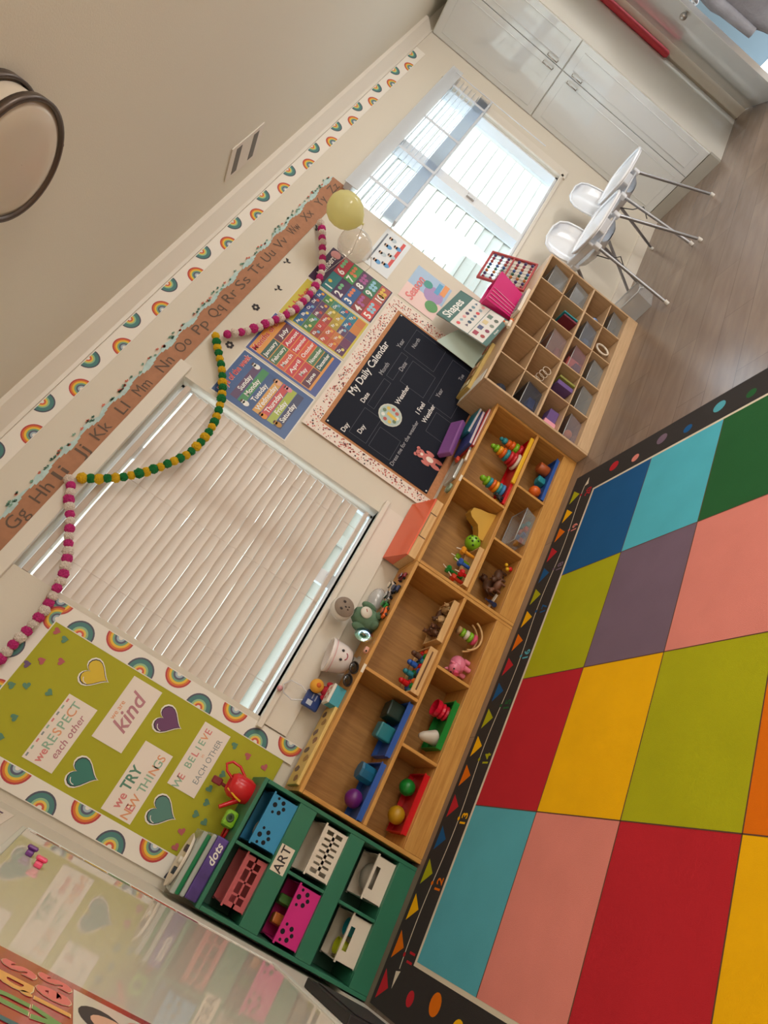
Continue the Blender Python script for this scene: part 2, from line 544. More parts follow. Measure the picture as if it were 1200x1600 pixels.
def blind2():
    t = thing('window_blind', 'white slat blind pulled halfway up on the farther bright window', 'blind', (0, -.045, 0))
    x0, x1 = 3.45, 5.40
    box_part('headrail', t, x0, x1, -.03, .03, 2.195, 2.25, M_SLATW)
    box_part('valance', t, x0 - .01, x1 + .01, -.042, -.034, 2.15, 2.255, see_through('clear_valance', (230, 235, 240), .35, .2))
    s = MB()
    for k in range(6):
        z = 2.150 - k * .042
        s.add([(x0, -.024, z - .004), (x1, -.024, z - .004), (x1, 0, z + .001), (x0, 0, z + .001), (x1, .024, z - .002), (x0, .024, z - .002)], [(0, 1, 2, 3), (3, 2, 4, 5)], M_SLATW)
    z = 1.925
    while z > 1.84:
        s.add([(x0, -.025, z - .001), (x1, -.025, z - .001), (x1, 0, z + .001), (x0, 0, z + .001), (x1, .025, z - .001), (x0, .025, z - .001)], [(0, 1, 2, 3), (3, 2, 4, 5)], M_SLATW)
        z -= .0065
    s.build('slats', t)
    box_part('bottom_rail', t, x0, x1, -.025, .025, 1.818, 1.836, M_SLATW)
    for x in (x0 + .2, x0 + .68, x0 + 1.17, x1 - .2):
        MB().box(x - .014, x + .014, -.03, -.028, 1.82, 2.2, M_SLATW).build('ladder_tape', t)
    MB().cyl((x1 - .08, -.06, 2.2), (x1 - .06, -.06, 1.25), .004, M_SLATW, n=6).build('tilt_wand', t)
blind2()

# ------------------------------------------------------------------ outside
def siding_material():
    return mat('fence_paint', (186, 184, 172), 0.7, vary=0.05, vscale=1.5)
t = thing('board_fence', 'pale fence of wide horizontal boards outside the bright window', 'fence', (0, 2.0, 0))
b = MB(); M_F = siding_material(); M_FD = mat('fence_gap', (150, 146, 134), .8)
for k in range(20):
    z = -.3 + k * .15
    b.add([(-3, -.018, z), (14, -.018, z), (14, 0, z + .145), (-3, 0, z + .145)], [(0, 1, 2, 3)], M_F)
    b.add([(-3, -.018, z), (14, -.018, z), (14, 0, z - .005), (-3, 0, z - .005)], [(0, 3, 2, 1)], M_FD)
b.box(-3, 14, .002, .03, -.3, 2.7, M_F)
b.build('fence_boards', t)
for x in (2.2, 4.6, 7.0, 9.4):
    MB().box(x - .05, x + .05, -.05, -.019, -.3, 2.72, M_F).build('fence_post', t)
gnd = MB().box(-6, 16, .14, 8, -.36, -.30, mat('yard_ground', (186, 178, 160), .9, vary=.1, vscale=3))
struct(gnd, 'ground')

# ------------------------------------------------------------------ far end: built-in cabinets
M_GLOSS = mat('gloss_white', (226, 230, 232), 0.05, spec=.9, coat=1.0)
M_CAB = mat('cabinet_side', (228, 226, 218), 0.35)
def knob_bar(parent, y, z, name='handle'):
    m = MB()
    m.tube([(-.002, y, z - .05), (-.028, y, z - .05), (-.028, y, z + .05), (-.002, y, z + .05)], .005, M_METAL)
    m.build(name, parent)
t = thing('cabinet', 'tall glossy white built-in cupboard with four doors in the far corner', 'cabinet', (5.75, 0, 0))
b = MB(); b.box(.022, .80, -.70, -.001, .11, 2.6, M_CAB); b.box(.04, .80, -.70, -.001, 0, .11, M_CAB)
b.build('body', t)
MB().box(.0, .04, -.70, -.002, 0.001, .109, mat('kick_grey', (176, 172, 162), .5)).build('kick_board', t)
for y0, y1, z0, z1 in ((-.44, -.005, 1.505, 2.59), (-.695, -.445, 1.505, 2.59), (-.44, -.005, .115, 1.495), (-.695, -.445, .115, 1.495)):
    d = MB().rbox(0, .021, y0, y1, z0, z1, M_GLOSS, .003).build('door', t)
    yy = -.405 if y1 > -.1 else -.47
    zz = 1.62 if z0 > 1 else 1.36
    knob_bar(d, yy, zz)
    yi0, yi1 = y0 + .05, y1 - .05
    MB().tube([(.0, yi0, z0 + .07), (.0, yi1, z0 + .07), (.0, yi1, z1 - .07), (.0, yi0, z1 - .07)], .0035, M_GLOSS, 6, True).build('door_molding', d)
t = thing('foam_strip', 'long red foam guard strip running up beside the glossy cupboard', 'strip', (6.52, -.718, 0))
MB().tube([(0, -.014, .83)] + [(0, -.014, .85 + i * .2) for i in range(9)] + [(0, -.014, 2.56)], [.018] + [.03] * 9 + [.028], translucent('red_foam', (228, 84, 98), .3), n=12).build('foam_tube', t)

# door ajar at the far wall, casing, hanging jacket
b = MB()
b.box(XR - .02, XR + .0, -.81, -.72, 0, 2.12, M_TRIM); b.box(XR - .02, XR, -2.72, -2.62, 0, 2.12, M_TRIM); b.box(XR - .02, XR, -2.72, -.72, 2.06, 2.14, M_TRIM)
struct(b, 'trim_3')
d = MB(); d.rbox(0, .80, -.02, .02, .008, 2.04, M_GLOSS, .003)
dr = d.build('door_1', None, (6.545, -.83, 0), (0, 0, math.radians(213.5)))
dr['kind'] = 'structure'
m = MB()
for z0, z1 in ((.2, .95), (1.1, 1.9)):
    m.tube([(.10, .021, z0), (.70, .021, z0), (.70, .021, z1), (.10, .021, z1)], .006, M_GLOSS, closed=True)
m.build('door_molding', dr)
MB().ball((.74, -.055, .98), .028, M_METAL).cyl((.74, -.02, .98), (.74, -.05, .98), .01, M_METAL).ball((.74, .055, .98), .028, M_METAL).cyl((.74, .02, .98), (.74, .05, .98), .01, M_METAL).build('door_knob', dr)
# ================================================================== rug
def rug():
    a = -0.0185
    F = Flat((-0.3278, -0.5436, .0085), (math.cos(a), math.sin(a), 0), (-math.sin(a), math.cos(a), 0), step=.0005)
    BLACK = mat('rug_black', (44, 38, 36), .95, bump=.5, bscale=420)
    def rc(n, c): return mat('rug_' + n, c, .95, spec=.12, bump=.5, bscale=420, vary=.04, vscale=5)
    K = dict(teal=rc('teal', (92, 176, 192)), pink=rc('pink', (232, 142, 130)), red=rc('red', (194, 42, 52)), yellow=rc('yellow', (250, 188, 14)),
             lime=rc('lime', (178, 178, 26)), purple=rc('purple', (124, 104, 122)), orange=rc('orange', (232, 118, 16)), blue=rc('blue', (34, 92, 146)),
             green=rc('green', (44, 100, 56)), cyan=rc('cyan', (88, 190, 210)))
    WHT = rc('white', (226, 214, 192))
    sx, sy = .5999, .4289
    y1 = .236
    F.sheet(-.20, 4 * sx + .205, -6 * sy - .24, y1, .0075, BLACK)
    rows = [['teal', 'pink', 'red', 'yellow', 'blue', 'lime'], ['red', 'yellow', 'lime', 'orange', 'teal', 'pink'],
            ['lime', 'purple', 'pink', 'lime', 'red', 'yellow'], ['blue', 'cyan', 'green', 'purple', 'orange', 'teal']]
    F.rect(-.016, 4 * sx + .016, -6 * sy - .016, .016, 1, WHT)
    for i in range(4):
        for j in range(6):
            F.rect(i * sx, (i + 1) * sx, -(j + 1) * sy, -j * sy, 2, K[rows[i][j]])
    seam = mat('rug_seam', (96, 60, 40), .95)
    for i in range(1, 4): F.line([(i * sx, 0), (i * sx, -6 * sy)], .004, 3, seam)
    for j in range(1, 6): F.line([(0, -j * sy), (4 * sx, -j * sy)], .004, 3, seam)
    # number line with bunting along the wall side
    flags = ['red', 'orange', 'yellow', 'lime', 'blue']
    x = -.124; k = 0
    while x < 4 * sx + .13:
        F.poly([(x - .052, .208), (x, .138), (x + .052, .208)], 1, K[flags[k % 5]])
        x += .142; k += 1
    F.line([(u, .106 + .011 * math.sin(u * 8.2 + .6)) for u in [-.05 + 2.53 * i / 60 for i in range(61)]], .0055, 1, WHT)
    F.poly([(-.12, .112), (-.055, .093), (-.062, .128)], 1, WHT); F.poly([(2.545, .10), (2.48, .118), (2.486, .085)], 1, WHT)
    cs = ['red', 'orange', 'yellow', 'lime', 'green', 'teal', 'blue', 'purple', 'pink', 'red']
    for k in range(10):
        F.text(str(11 + k), .0 + k * .268, .052, .062, 1, K[cs[k]], bold=.02)
        F.disc(.0 + k * .268, .106 + .011 * math.sin(k * .268 * 8.2 + .6), .009, 2, K[cs[k]], 8)
    # dots along the short ends
    ec = ['red', 'pink', 'purple', 'blue', 'teal', 'green', 'yellow', 'orange', 'red', 'pink']
    for k in range(15):
        v = -.115 - k * .173
        F.disc(4 * sx + (.118 if k % 2 == 0 else .082), v, .034 if k % 2 == 0 else .026, 1, K[ec[k % 10]])
        F.disc(-.10 + (.02 if k % 2 else -.01), -.045 - k * .17, .026 if k % 3 == 0 else .036, 1, K[['red', 'orange', 'yellow', 'lime', 'teal', 'blue', 'purple'][k % 7]])
    x = .1
    while x < 4 * sx:
        F.disc(x, -6 * sy - .12, .04, 1, K[ec[int(x * 7) % 10]]); x += .2
    tag(F.build('area_rug'), 'large colour-block classroom rug with black numbered border on the floor', 'rug')
rug()

# ================================================================== paper on the window wall
def strip_border():
    F = Flat((0, -.0018, 0)); P = mat('border_paper', (240, 234, 224), .6)
    F.sheet(.15, 5.42, 2.505, 2.598, .0012, P)
    k = -1
    while .762 + k * .3355 < 5.35:
        x = .762 + k * .3355
        if x > .2: rainbow(F, x, 2.508, .058, True, True)
        if x + .16 < 5.38: rainbow(F, x + .162, 2.594, .058, False, False)
        k += 1
    tag(F.build('rainbow_border'), 'long white paper border printed with small rainbows below the crown moulding', 'border')
strip_border()

def alphabet():
    F = Flat((0, -.006, 0)); r = random.Random(3)
    BR = mat('brick_print', (176, 124, 92), .7, vary=.08, vscale=25); BL = mat('pale_blue_print', (186, 212, 210), .7, vary=.12, vscale=30)
    INK = mat('letter_ink', (104, 84, 70), .7); LF = col(72, 116, 98); LF2 = col(118, 160, 138); PK = col(214, 112, 88)
    n = 120; x0, x1 = .05, 3.49
    top = []
    for i in range(n + 1):
        x = x0 + (x1 - x0) * i / n
        top.append((x, 2.352 + .02 * abs(math.sin(i * .55)) + r.uniform(-.004, .006)))
    for i in range(n):
        (a, b), (c, d) = top[i], top[i + 1]
        lo = lambda x: 2.262 - .014 * (x - x0)
        F.shape([(a, lo(a)), (c, lo(c)), (c, d), (a, b)], 0, BL, .001)
        e = 2.348 + .008 * math.sin(i * .9)
        F.poly([(a, lo(a)), (c, lo(c)), (c, e), (a, e - .001)], 1, BR)
    for i in range(150):
        x = r.uniform(x0 + .02, x1 - .02); v = 2.358 + r.uniform(-.004, .018)
        m = [LF, LF2, LF2, PK][r.randrange(4)]
        for q in range(3):
            an = 90 + (q - 1) * 45 + r.uniform(-15, 15); L = .014
            cx, cy = math.cos(math.radians(an)), math.sin(math.radians(an))
            F.poly([(x, v), (x + cx * L * .6 + cy * .004, v + cy * L * .6 - cx * .004), (x + cx * L, v + cy * L), (x + cx * L * .6 - cy * .004, v + cy * L * .6 + cx * .004)], 2, m)
    xs = [.389, .552, .675, .830, .964, 1.135, 1.296, 1.490, 1.655, 1.819, 1.972, 2.117, 2.258, 2.404, 2.55, 2.70, 2.865, 3.036, 3.224, 3.40]
    for x, c in zip(xs, 'GHIJKLMNOPQRSTUVWXYZ'):
        F.text(c + c.lower(), x, 2.302 - .002 * x, .084, 3, INK, bold=0.0, width=.105 if c not in 'IJL' else .06)
    F.text('Ff', .20, 2.304, .084, 3, INK, bold=0.0, width=.085)
    tag(F.build('alphabet_strip'), 'brown scalloped alphabet strip with succulents, Gg to Zz, above the posters', 'alphabet strip')
alphabet()

# ------------------------------------------------------------------ lime notice board
def board():
    t = thing('notice_board', 'lime green paper notice board edged with rainbow border left of the blind', 'notice board', (0, 0, 0))
    F = Flat((0, -.010, 0))
    F.sheet(-.43, .12, .70, 1.90, .009, mat('lime_paper', (176, 172, 28), .7, vary=.03, vscale=6))
    F.build('backing_paper', t)
    P = mat('border_paper', (240, 234, 224), .6)
    for nm, (a, b, c, d) in {'right': (.108, .196, .66, 1.975), 'left': (-.515, -.425, .80, 1.975)}.items():
        F = Flat((0, -.0116, 0)); F.sheet(a, b, c, d, .001, P)
        v = c + .05; k = 0
        while v < d - .03:
            # rainbows lie sideways along the strip
            if nm == 'right': rainbow(F, (a + .004) if k % 2 else (b - .004), v, .062, True, bool(k % 2 == 0), 1, -90 if k % 2 else 90)
            else: rainbow(F, (b - .004) if k % 2 else (a + .004), v, .062, True, bool(k % 2), 1, 90 if k % 2 else -90)
            v += .152 if nm == 'right' else .158; k += 1
        F.build('border_strip', t)
    F = Flat((0, -.0120, 0)); F.sheet(-.515, .196, 1.885, 1.975, .001, P)
    for k in range(4): rainbow(F, -.42 + k * .18, 1.89 if k % 2 else 1.97, .055, bool(k % 2), bool(k % 2))
    F.build('border_strip', t)
board()
PAPER = mat('sign_paper', (240, 228, 216), .55)
GR = col(150, 186, 160); PN = col(220, 132, 130); OR = col(230, 160, 116); GY = col(140, 148, 150); MV = col(190, 130, 140); TL = col(88, 138, 116)
def sign(u0, u1, v0, v1, label, lines, rot=0):
    F = Flat((0, -.0128, 0)); F.sheet(u0, u1, v0, v1, .0008, PAPER)
    for s, du, dv, size, m, wd, kw in lines:
        F.text(s, u0 + (u1 - u0) * du, v0 + (v1 - v0) * dv, size, 1, m, width=wd, **kw)
    tag(F.build('paper_sign'), label, 'sign', 'paper signs on the lime board')
    return F
def msign(u0, u1, v0, v1, label, draw):
    F = Flat((0, -.0128, 0)); F.sheet(u0, u1, v0, v1, .0008, PAPER)
    draw(F)
    tag(F.build('paper_sign'), label, 'sign', 'paper signs on the lime board')
def multi(F, s, u, v, size, cs, adv, **kw):
    for i, c in enumerate(s):
        if c != ' ': F.text(c, u + i * adv, v, size, 1, cs[i % len(cs)], **kw)
def s1(F):
    F.text('we', -.352, 1.598, .045, 1, PN, bold=.02); multi(F, 'RESPECT', -.310, 1.60, .052, [GR, GR, OR, GR, GR, OR, GR], .029, bold=.01)
    F.text('each other', -.25, 1.552, .042, 1, MV, bold=.01, shear=.2)
    for k in range(9): F.poly([(-.38 + k * .03, 1.641), (-.365 + k * .03, 1.641), (-.365 + k * .03, 1.648), (-.38 + k * .03, 1.648)], 1, [GY, GR, PN][k % 3])
def s2(F):
    F.text('we are', -.065, 1.452, .03, 1, OR, bold=.01); F.text('kind', -.058, 1.402, .095, 1, MV, bold=.015, shear=.3)
def s3(F):
    F.text('we', -.352, 1.232, .05, 1, PN, bold=.02); F.text('TRY', -.262, 1.24, .062, 1, TL, bold=.025, width=.10)
    multi(F, 'NEW THINGS', -.385, 1.178, .05, [OR, PN, OR, OR, GR, GR, GR, OR, GR, OR], .027, bold=.01)
def s4(F):
    multi(F, 'WE BELIEVE', -.188, 1.066, .044, [GR, PN, GR, GR, GR, PN, GR, GR, OR, PN], .026, bold=.012)
    F.text('in', -.05, 1.034, .02, 1, OR); F.text('EACH OTHER', -.06, 1.0, .036, 1, GY, width=.2)
msign(-.39, -.107, 1.52, 1.655, 'white sign reading we RESPECT each other on the lime board', s1)
msign(-.202, .086, 1.335, 1.478, 'white sign with big mauve script word kind on the lime board', s2)
msign(-.41, -.112, 1.143, 1.279, 'white sign reading we TRY NEW THINGS on the lime board', s3)
msign(-.21, .077, .97, 1.104, 'white sign reading WE BELIEVE in EACH OTHER on the lime board', s4)
def heart_cut(u, v, rgb, label, rot=0):
    F = Flat((0, -.0128, 0))
    F.shape(heart(u, v, .128, .125, rot), 0, mat('border_paper', (240, 234, 224), .6), .0008)
    F.poly(heart(u, v, .116, .113, rot), 1, col(40, 34, 40)); F.poly(heart(u, v, .108, .105, rot), 2, mat('heart_%d' % rgb[0], rgb, .6))
    F.band(u - .028, v + .016, .021, .024, 100, 190, 3, col(238, 232, 226), 6)
    tag(F.build('paper_heart'), label, 'paper heart', 'large outlined paper hearts')
heart_cut(.009, 1.612, (222, 190, 50), 'large yellow outlined paper heart on the lime board')
heart_cut(0.0, 1.238, (112, 66, 108), 'large purple outlined paper heart on the lime board')
heart_cut(-.335, 1.412, (56, 124, 112), 'large teal paper heart between the we RESPECT and we TRY signs', 6)
heart_cut(-.312, 1.052, (88, 136, 126), 'large teal paper heart low on the lime board, below the TRY sign')
small = [(.078, 1.855, 'pink'), (.066, 1.808, 'green'), (-.091, 1.865, 'purple'), (-.051, 1.827, 'pink'), (-.016, 1.762, 'pink'), (-.187, 1.86, 'green'), (-.165, 1.812, 'green'),
         (-.143, 1.721, 'green'), (-.282, 1.771, 'green'), (-.367, 1.765, 'green'), (.048, .855, 'pink'), (.039, .763, 'pink'), (-.072, .912, 'green'), (-.149, .931, 'green'), (-.199, .911, 'green'),
         (-.257, .926, 'green'), (-.341, .942, 'pink'), (-.40, .93, 'pink'), (-.269, .877, 'green'), (.057, .932, 'green'), (-.04, .84, 'green')]
SC = dict(pink=(184, 92, 96), green=(92, 138, 110), purple=(112, 84, 120))
WH = dict(pink='small pink paper heart stuck on the lime board', green='small green paper heart stuck on the lime board', purple='small purple paper heart near the top of the lime board')
rr = random.Random(5)
for u, v, c in small:
    F = Flat((0, -.0128, 0))
    F.shape(heart(u, v, .032, .030, rr.uniform(-60, 60), 16), 0, mat('small_heart_' + c, SC[c], .6), .0008)
    tag(F.build('small_paper_heart'), WH[c], 'paper heart', 'small %s paper hearts' % c)

# ------------------------------------------------------------------ posters
def blob(F, u, v, s, l, cs):
    F.disc(u, v + s * .5, s * .32, l, cs[0], 10); F.disc(u, v, s * .42, l, cs[1], 10, s * .5); F.disc(u, v + s * .72, s * .3, l + 1, cs[2], 8, s * .14)
WT = col(240, 240, 236)
def poster(name, u0, u1, v0, v1, label, draw, y=-.0025, edge=True):
    F = Flat((0, y, 0)); F.sheet(u0, u1, v0, v1, .001, mat('poster_paper', (226, 222, 212), .35))
    draw(F, u0, u1, v0, v1)
    return tag(F.build(name), label, 'poster')
def days(F, a, b, c, d):
    F.rect(a + .008, b - .008, c + .008, d - .008, 1, col(44, 82, 140, .35))
    F.text('Days of the week', a + .178, d - .048, .052, 2, WT, bold=.05, width=.30); F.text('Days of the week', a + .178, d - .048, .050, 3, col(214, 66, 60), bold=.02, width=.295)
    names = [('Sunday', (84, 48, 92)), ('Monday', (48, 132, 68)), ('Tuesday', (36, 74, 128)), ('Wednesday', (214, 158, 66)), ('Thursday', (196, 52, 50)), ('Friday', (164, 178, 42)), ('Saturday', (38, 40, 84))]
    for i, (s, k) in enumerate(names):
        v = d - .125 - i * .048
        F.rect(a + .045, b - .04, v - .022, v + .022, 2, col(*k, .35)); F.text(s, a + .165, v, .042, 3, WT, bold=.02)
    for u, v, k in ((b - .055, d - .11, WT), (a + .055, d - .19, WT), (b - .06, d - .26, col(236, 180, 150)), (b - .055, d - .33, col(228, 150, 160)), (a + .055, d - .31, col(228, 150, 70)), (a + .065, d - .40, col(190, 140, 60))):
        blob(F, u, v - .01, .04, 4, (k, k, col(90, 60, 50)))
poster('days_poster', 1.525, 1.878, 1.553, 2.045, 'blue poster listing the days of the week', days)
def months(F, a, b, c, d):
    F.rect(a + .006, b - .006, c + .006, d - .006, 1, col(66, 84, 150, .35)); F.rect(a + .022, b - .022, c + .05, d - .02, 2, col(222, 150, 62, .35))
    F.text('Months of the', (a + b) / 2, d - .05, .05, 3, WT, bold=.045, width=.30); F.text('Months of the', (a + b) / 2, d - .05, .048, 4, col(200, 50, 56), bold=.018, width=.295)
    L = [('January', (34, 84, 72)), ('February', (62, 110, 70)), ('March', (206, 78, 50)), ('April', (200, 46, 50)), ('May', (190, 46, 54)), ('June', (88, 28, 54))]
    R = [('July', (92, 30, 58)), ('August', (196, 44, 56)), ('September', (206, 52, 50)), ('October', (214, 82, 50)), ('November', (76, 118, 76)), ('December', (30, 84, 78))]
    for q, cl in enumerate((L, R)):
        for i, (s, k) in enumerate(cl):
            u = a + .100 + q * .152; v = d - .118 - i * .057
            F.rect(u - .073, u + .073, v - .026, v + .026, 3, col(*k, .35)); F.text(s, u, v, .034, 4, WT, bold=.02, width=.022 * min(len(s), 6))
poster('months_poster', 1.884, 2.228, 1.556, 2.05, 'orange and blue poster listing the months', months)
def letters(F, a, b, c, d):
    F.rect(a + .006, b - .006, c + .006, d - .006, 1, col(206, 190, 70, .35))
    F.text('Alphabet', (a + b) / 2 - .02, d - .055, .07, 2, col(206, 74, 60), bold=.02, width=.27)
    rows = [[(40, 104, 140), (44, 90, 150), (60, 60, 130), (72, 50, 100), (44, 92, 150)], [(66, 120, 66), (76, 130, 70), (110, 60, 90), (90, 56, 100), (70, 130, 70)],
            [(150, 60, 48), (186, 60, 54), (170, 66, 60), (166, 150, 50), (60, 130, 120)], [(190, 84, 50), (196, 96, 60), (176, 150, 54), (190, 160, 60), (30, 104, 140)],
            [(196, 90, 52), (200, 120, 60), (90, 60, 100), (40, 110, 150), (44, 130, 150)], [(90, 44, 84), (110, 50, 90), (80, 60, 110), (206, 130, 60), (206, 120, 60)]]
    s = 'ABCDEFGHIJKLMNOPQRSTUVWXYZ'; w = (b - a - .03) / 5; h = (d - c - .12) / 6
    for i in range(6):
        for j in range(5):
            u = a + .015 + w * j; v = d - .10 - h * (i + 1)
            F.rect(u, u + w - .001, v, v + h - .001, 2, col(*rows[i][j], .35))
            k = i * 5 + j
            if k < 26:
                F.text(s[k] + s[k].lower(), u + w * .35, v + h * .6, .026, 3, WT, bold=.03)
                F.disc(u + w * .7, v + h * .35, .011, 3, col(*[(226, 160, 70), (200, 80, 70), (120, 170, 200), (230, 210, 120)][(k * 7) % 4]), 8)
poster('alphabet_poster', 2.238, 2.604, 1.556, 2.04, 'yellow headed alphabet poster with a letter grid', letters)
def numbers(F, a, b, c, d):
    F.rect(a + .006, b - .006, c + .006, d - .006, 1, col(62, 36, 70, .35))
    F.text('Numbers', (a + b) / 2, d - .05, .06, 2, WT, bold=.02, width=.2)
    F.disc(b - .05, d - .05, .035, 2, col(214, 150, 150), 12)
    L = [(40, 120, 126), (74, 44, 88), (44, 92, 150), (140, 56, 60), (206, 66, 60)]; R = [(180, 52, 70), (70, 150, 80), (84, 62, 88), (50, 120, 84), (176, 84, 70)]
    h = (d - c - .115) / 5; w = (b - a - .02) / 2
    for q, cl in enumerate((L, R)):
        for i in range(5):
            u = a + .01 + q * w; v = d - .10 - h * (i + 1)
            F.rect(u, u + w - .002, v, v + h - .002, 2, col(*cl[i], .35))
            F.text(str(i + 1 + q * 5), u + w * .2 + (.014 if i + q * 5 == 9 else 0), v + h * .42, .072, 3, WT, bold=.03)
            for z in range(min(i + 1 + q * 2, 5)):
                F.disc(u + w * (.48 + .17 * (z % 3)), v + h * (.65 - .35 * (z // 3)), .014, 3, col(*[(226, 190, 80), (120, 190, 140), (220, 130, 90), (170, 90, 150), (150, 200, 220)][(i + q) % 5]), 9)
poster('numbers_poster', 2.610, 2.96, 1.553, 2.046, 'numbers poster 1 to 10 in coloured squares beside the alphabet poster', numbers)
def wash(F, a, b, c, d):
    F.rect(a + .004, b - .004, c + .004, d - .004, 1, col(226, 232, 236, .35))
    F.rect(a + .03, b - .05, d - .034, d - .022, 2, col(130, 140, 150)); F.rect(a + .10, b - .03, c + .035, c + .058, 2, col(220, 84, 80))
    F.text('Wash your hands', (a + b) / 2, d - .028, .02, 3, col(60, 70, 80))
    sk = col(222, 180, 150); bl = col(96, 160, 214); hr = col(60, 50, 50)
    for i, (p, q) in enumerate(((.08, .09), (.17, .09), (.26, .09), (.34, .09), (.10, .15), (.20, .15), (.30, .15))):
        blob(F, a + p, d - q + .0, .045, 3, (sk, bl if i % 2 == 0 else col(190, 206, 214), hr))
poster('handwashing_poster', 3.02, 3.43, 1.64, 1.85, 'pale blue handwashing steps poster with a red stripe under the far balloons', wash)
def season(F, a, b, c, d):
    F.rect(a, b, c, d, 1, col(168, 196, 226, .4))
    F.rect(a, a + .16, c, d, 2, col(238, 206, 200, .4)); F.disc(a + .2, c + .09, .075, 3, col(176, 150, 200)); F.disc(a + .10, c + .06, .05, 4, col(98, 158, 98))
    F.disc(b - .10, c + .16, .035, 4, col(80, 160, 150)); F.rect(b - .11, b, c + .02, c + .06, 4, col(238, 160, 100)); F.rect(b - .13, b - .02, c + .065, c + .10, 4, col(100, 170, 214))
    F.text('Season', a + .15, d - .07, .09, 5, col(232, 130, 130), bold=.02, shear=.2, width=.24)
poster('seasons_poster', 2.97, 3.325, 1.235, 1.525, 'pastel poster with pink script and a green dinosaur shape near the bright window', season)

# ------------------------------------------------------------------ daily calendar
def calendar():
    t = thing('calendar_board', 'black My Daily Calendar board with a red speckled border', 'calendar board', (0, 0, 0))
    F = Flat((0, -.014, 0)); F.sheet(1.70, 2.925, .655, 1.53, .013, mat('cork', (192, 134, 92), .8, vary=.1, vscale=60)); F.build('backing_board', t)
    SP = mat('speckle_paper', (236, 222, 210), .5); r = random.Random(11)
    dots = [col(196, 92, 76), col(150, 62, 60), col(60, 40, 44), col(214, 130, 110), col(206, 104, 90)]
    for (a, b, c, d) in ((1.69, 1.765, .655, 1.461), (1.69, 2.93, 1.462, 1.54), (2.845, 2.93, .655, 1.462)):
        F = Flat((0, -.0155, 0)); F.sheet(a, b, c, d, .001, SP)
        for k in range(int(380 * (b - a) * (d - c) / .07)):
            u = r.uniform(a + .006, b - .006); v = r.uniform(c + .006, d - .006)
            inner = (u - a) / (b - a) if b - a < .2 and a < 2 else ((d - v) / (d - c) if d - c < .2 else (b - u) / (b - a))
            if r.random() < .35 + .65 * inner: F.disc(u, v, r.uniform(.0022, .0062), 1, dots[r.randrange(5)], 7)
        F.build('border_strip', t)
    F = Flat((0, -.019, 0)); F.sheet(1.783, 2.828, .705, 1.437, .004, mat('chalk_black', (26, 29, 42), .6, spec=.15))
    W = col(226, 224, 222); G = col(66, 70, 84); D = col(150, 150, 156)
    F.text('My Daily Calendar', 2.30, 1.403, .068, 1, W, bold=.012, width=.50)
    for s, u, v, z, m in (('Day', 1.829, 1.322, .042, W), ('Date', 2.092, 1.322, .042, W), ('Month', 2.365, 1.324, .042, D), ('Year', 2.618, 1.326, .042, D), ('Day', 1.886, 1.237, .042, W), ('Date', 2.471, 1.233, .042, D),
                       ('North', 2.70, 1.245, .038, D), ('Weather', 2.281, 1.14, .046, W), ('I Feel', 2.28, 1.0, .046, W), ('Weather', 2.284, .938, .044, W), ('Year', 2.476, .945, .04, D), ('Dress me for the weather', 1.99, .975, .036, D), ('Tue', 2.70, .872, .036, D)):
        F.text(s, u, v, z, 1, m, bold=.012)
    for u0, u1, v0, v1 in ((1.82, 2.03, 1.17, 1.29), (2.06, 2.30, 1.24, 1.29), (2.33, 2.56, 1.24, 1.29), (2.59, 2.80, 1.05, 1.29), (2.36, 2.56, 1.02, 1.20), (2.36, 2.78, .80, .98), (1.82, 1.98, 1.0, 1.15), (2.16, 2.33, .74, .90)):
        F.line([(u0, v0), (u1, v0), (u1, v1), (u0, v1), (u0, v0)], .0025, 1, G)
    F.disc(2.095, 1.137, .079, 2, col(206, 208, 196)); F.disc(2.095, 1.137, .070, 3, col(176, 196, 190))
    for k in range(9):
        an = k * 2 * PI / 9; F.disc(2.095 + .048 * math.cos(an), 1.137 + .048 * math.sin(an), .013, 4, col(*[(190, 90, 80), (220, 190, 90), (110, 130, 100), (230, 230, 220)][k % 4]), 9)
    F.poly([(2.08, 1.09), (2.10, 1.09), (2.11, 1.16), (2.085, 1.16)], 5, col(226, 190, 80))
    F.build('chalk_panel', t)
    F = Flat((0, -.021, 0)); B = mat('bear_pink', (206, 116, 108), .6)
    u, v = 1.995, .795
    F.shape([(u + .032 * math.cos(2 * PI * i / 18), v + .05 * math.sin(2 * PI * i / 18)) for i in range(18)], 1, B, .0015)
    F.disc(u, v + .065, .03, 2, B); F.disc(u - .024, v + .09, .012, 2, B); F.disc(u + .024, v + .09, .012, 2, B)
    F.disc(u - .022, v - .055, .015, 2, B, ry=.035); F.disc(u + .022, v - .055, .015, 2, B, ry=.035)
    F.disc(u - .04, v + .01, .012, 2, B, ry=.03); F.disc(u + .04, v + .01, .012, 2, B, ry=.03)
    F.disc(u, v - .005, .018, 3, col(238, 222, 210), ry=.026); F.disc(u, v + .055, .010, 3, col(238, 222, 210)); F.disc(u - .01, v + .072, .003, 4, col(30, 20, 20)); F.disc(u + .01, v + .072, .003, 4, col(30, 20, 20))
    F.build('bear_cutout', t)
    for u, v in ((1.795, 1.425), (2.816, 1.425), (1.795, .717)):
        MB().ball((u, -.021, v), .006, M_WHITE, (1, .5, 1), 8, 6).build('push_pin', t)
calendar()

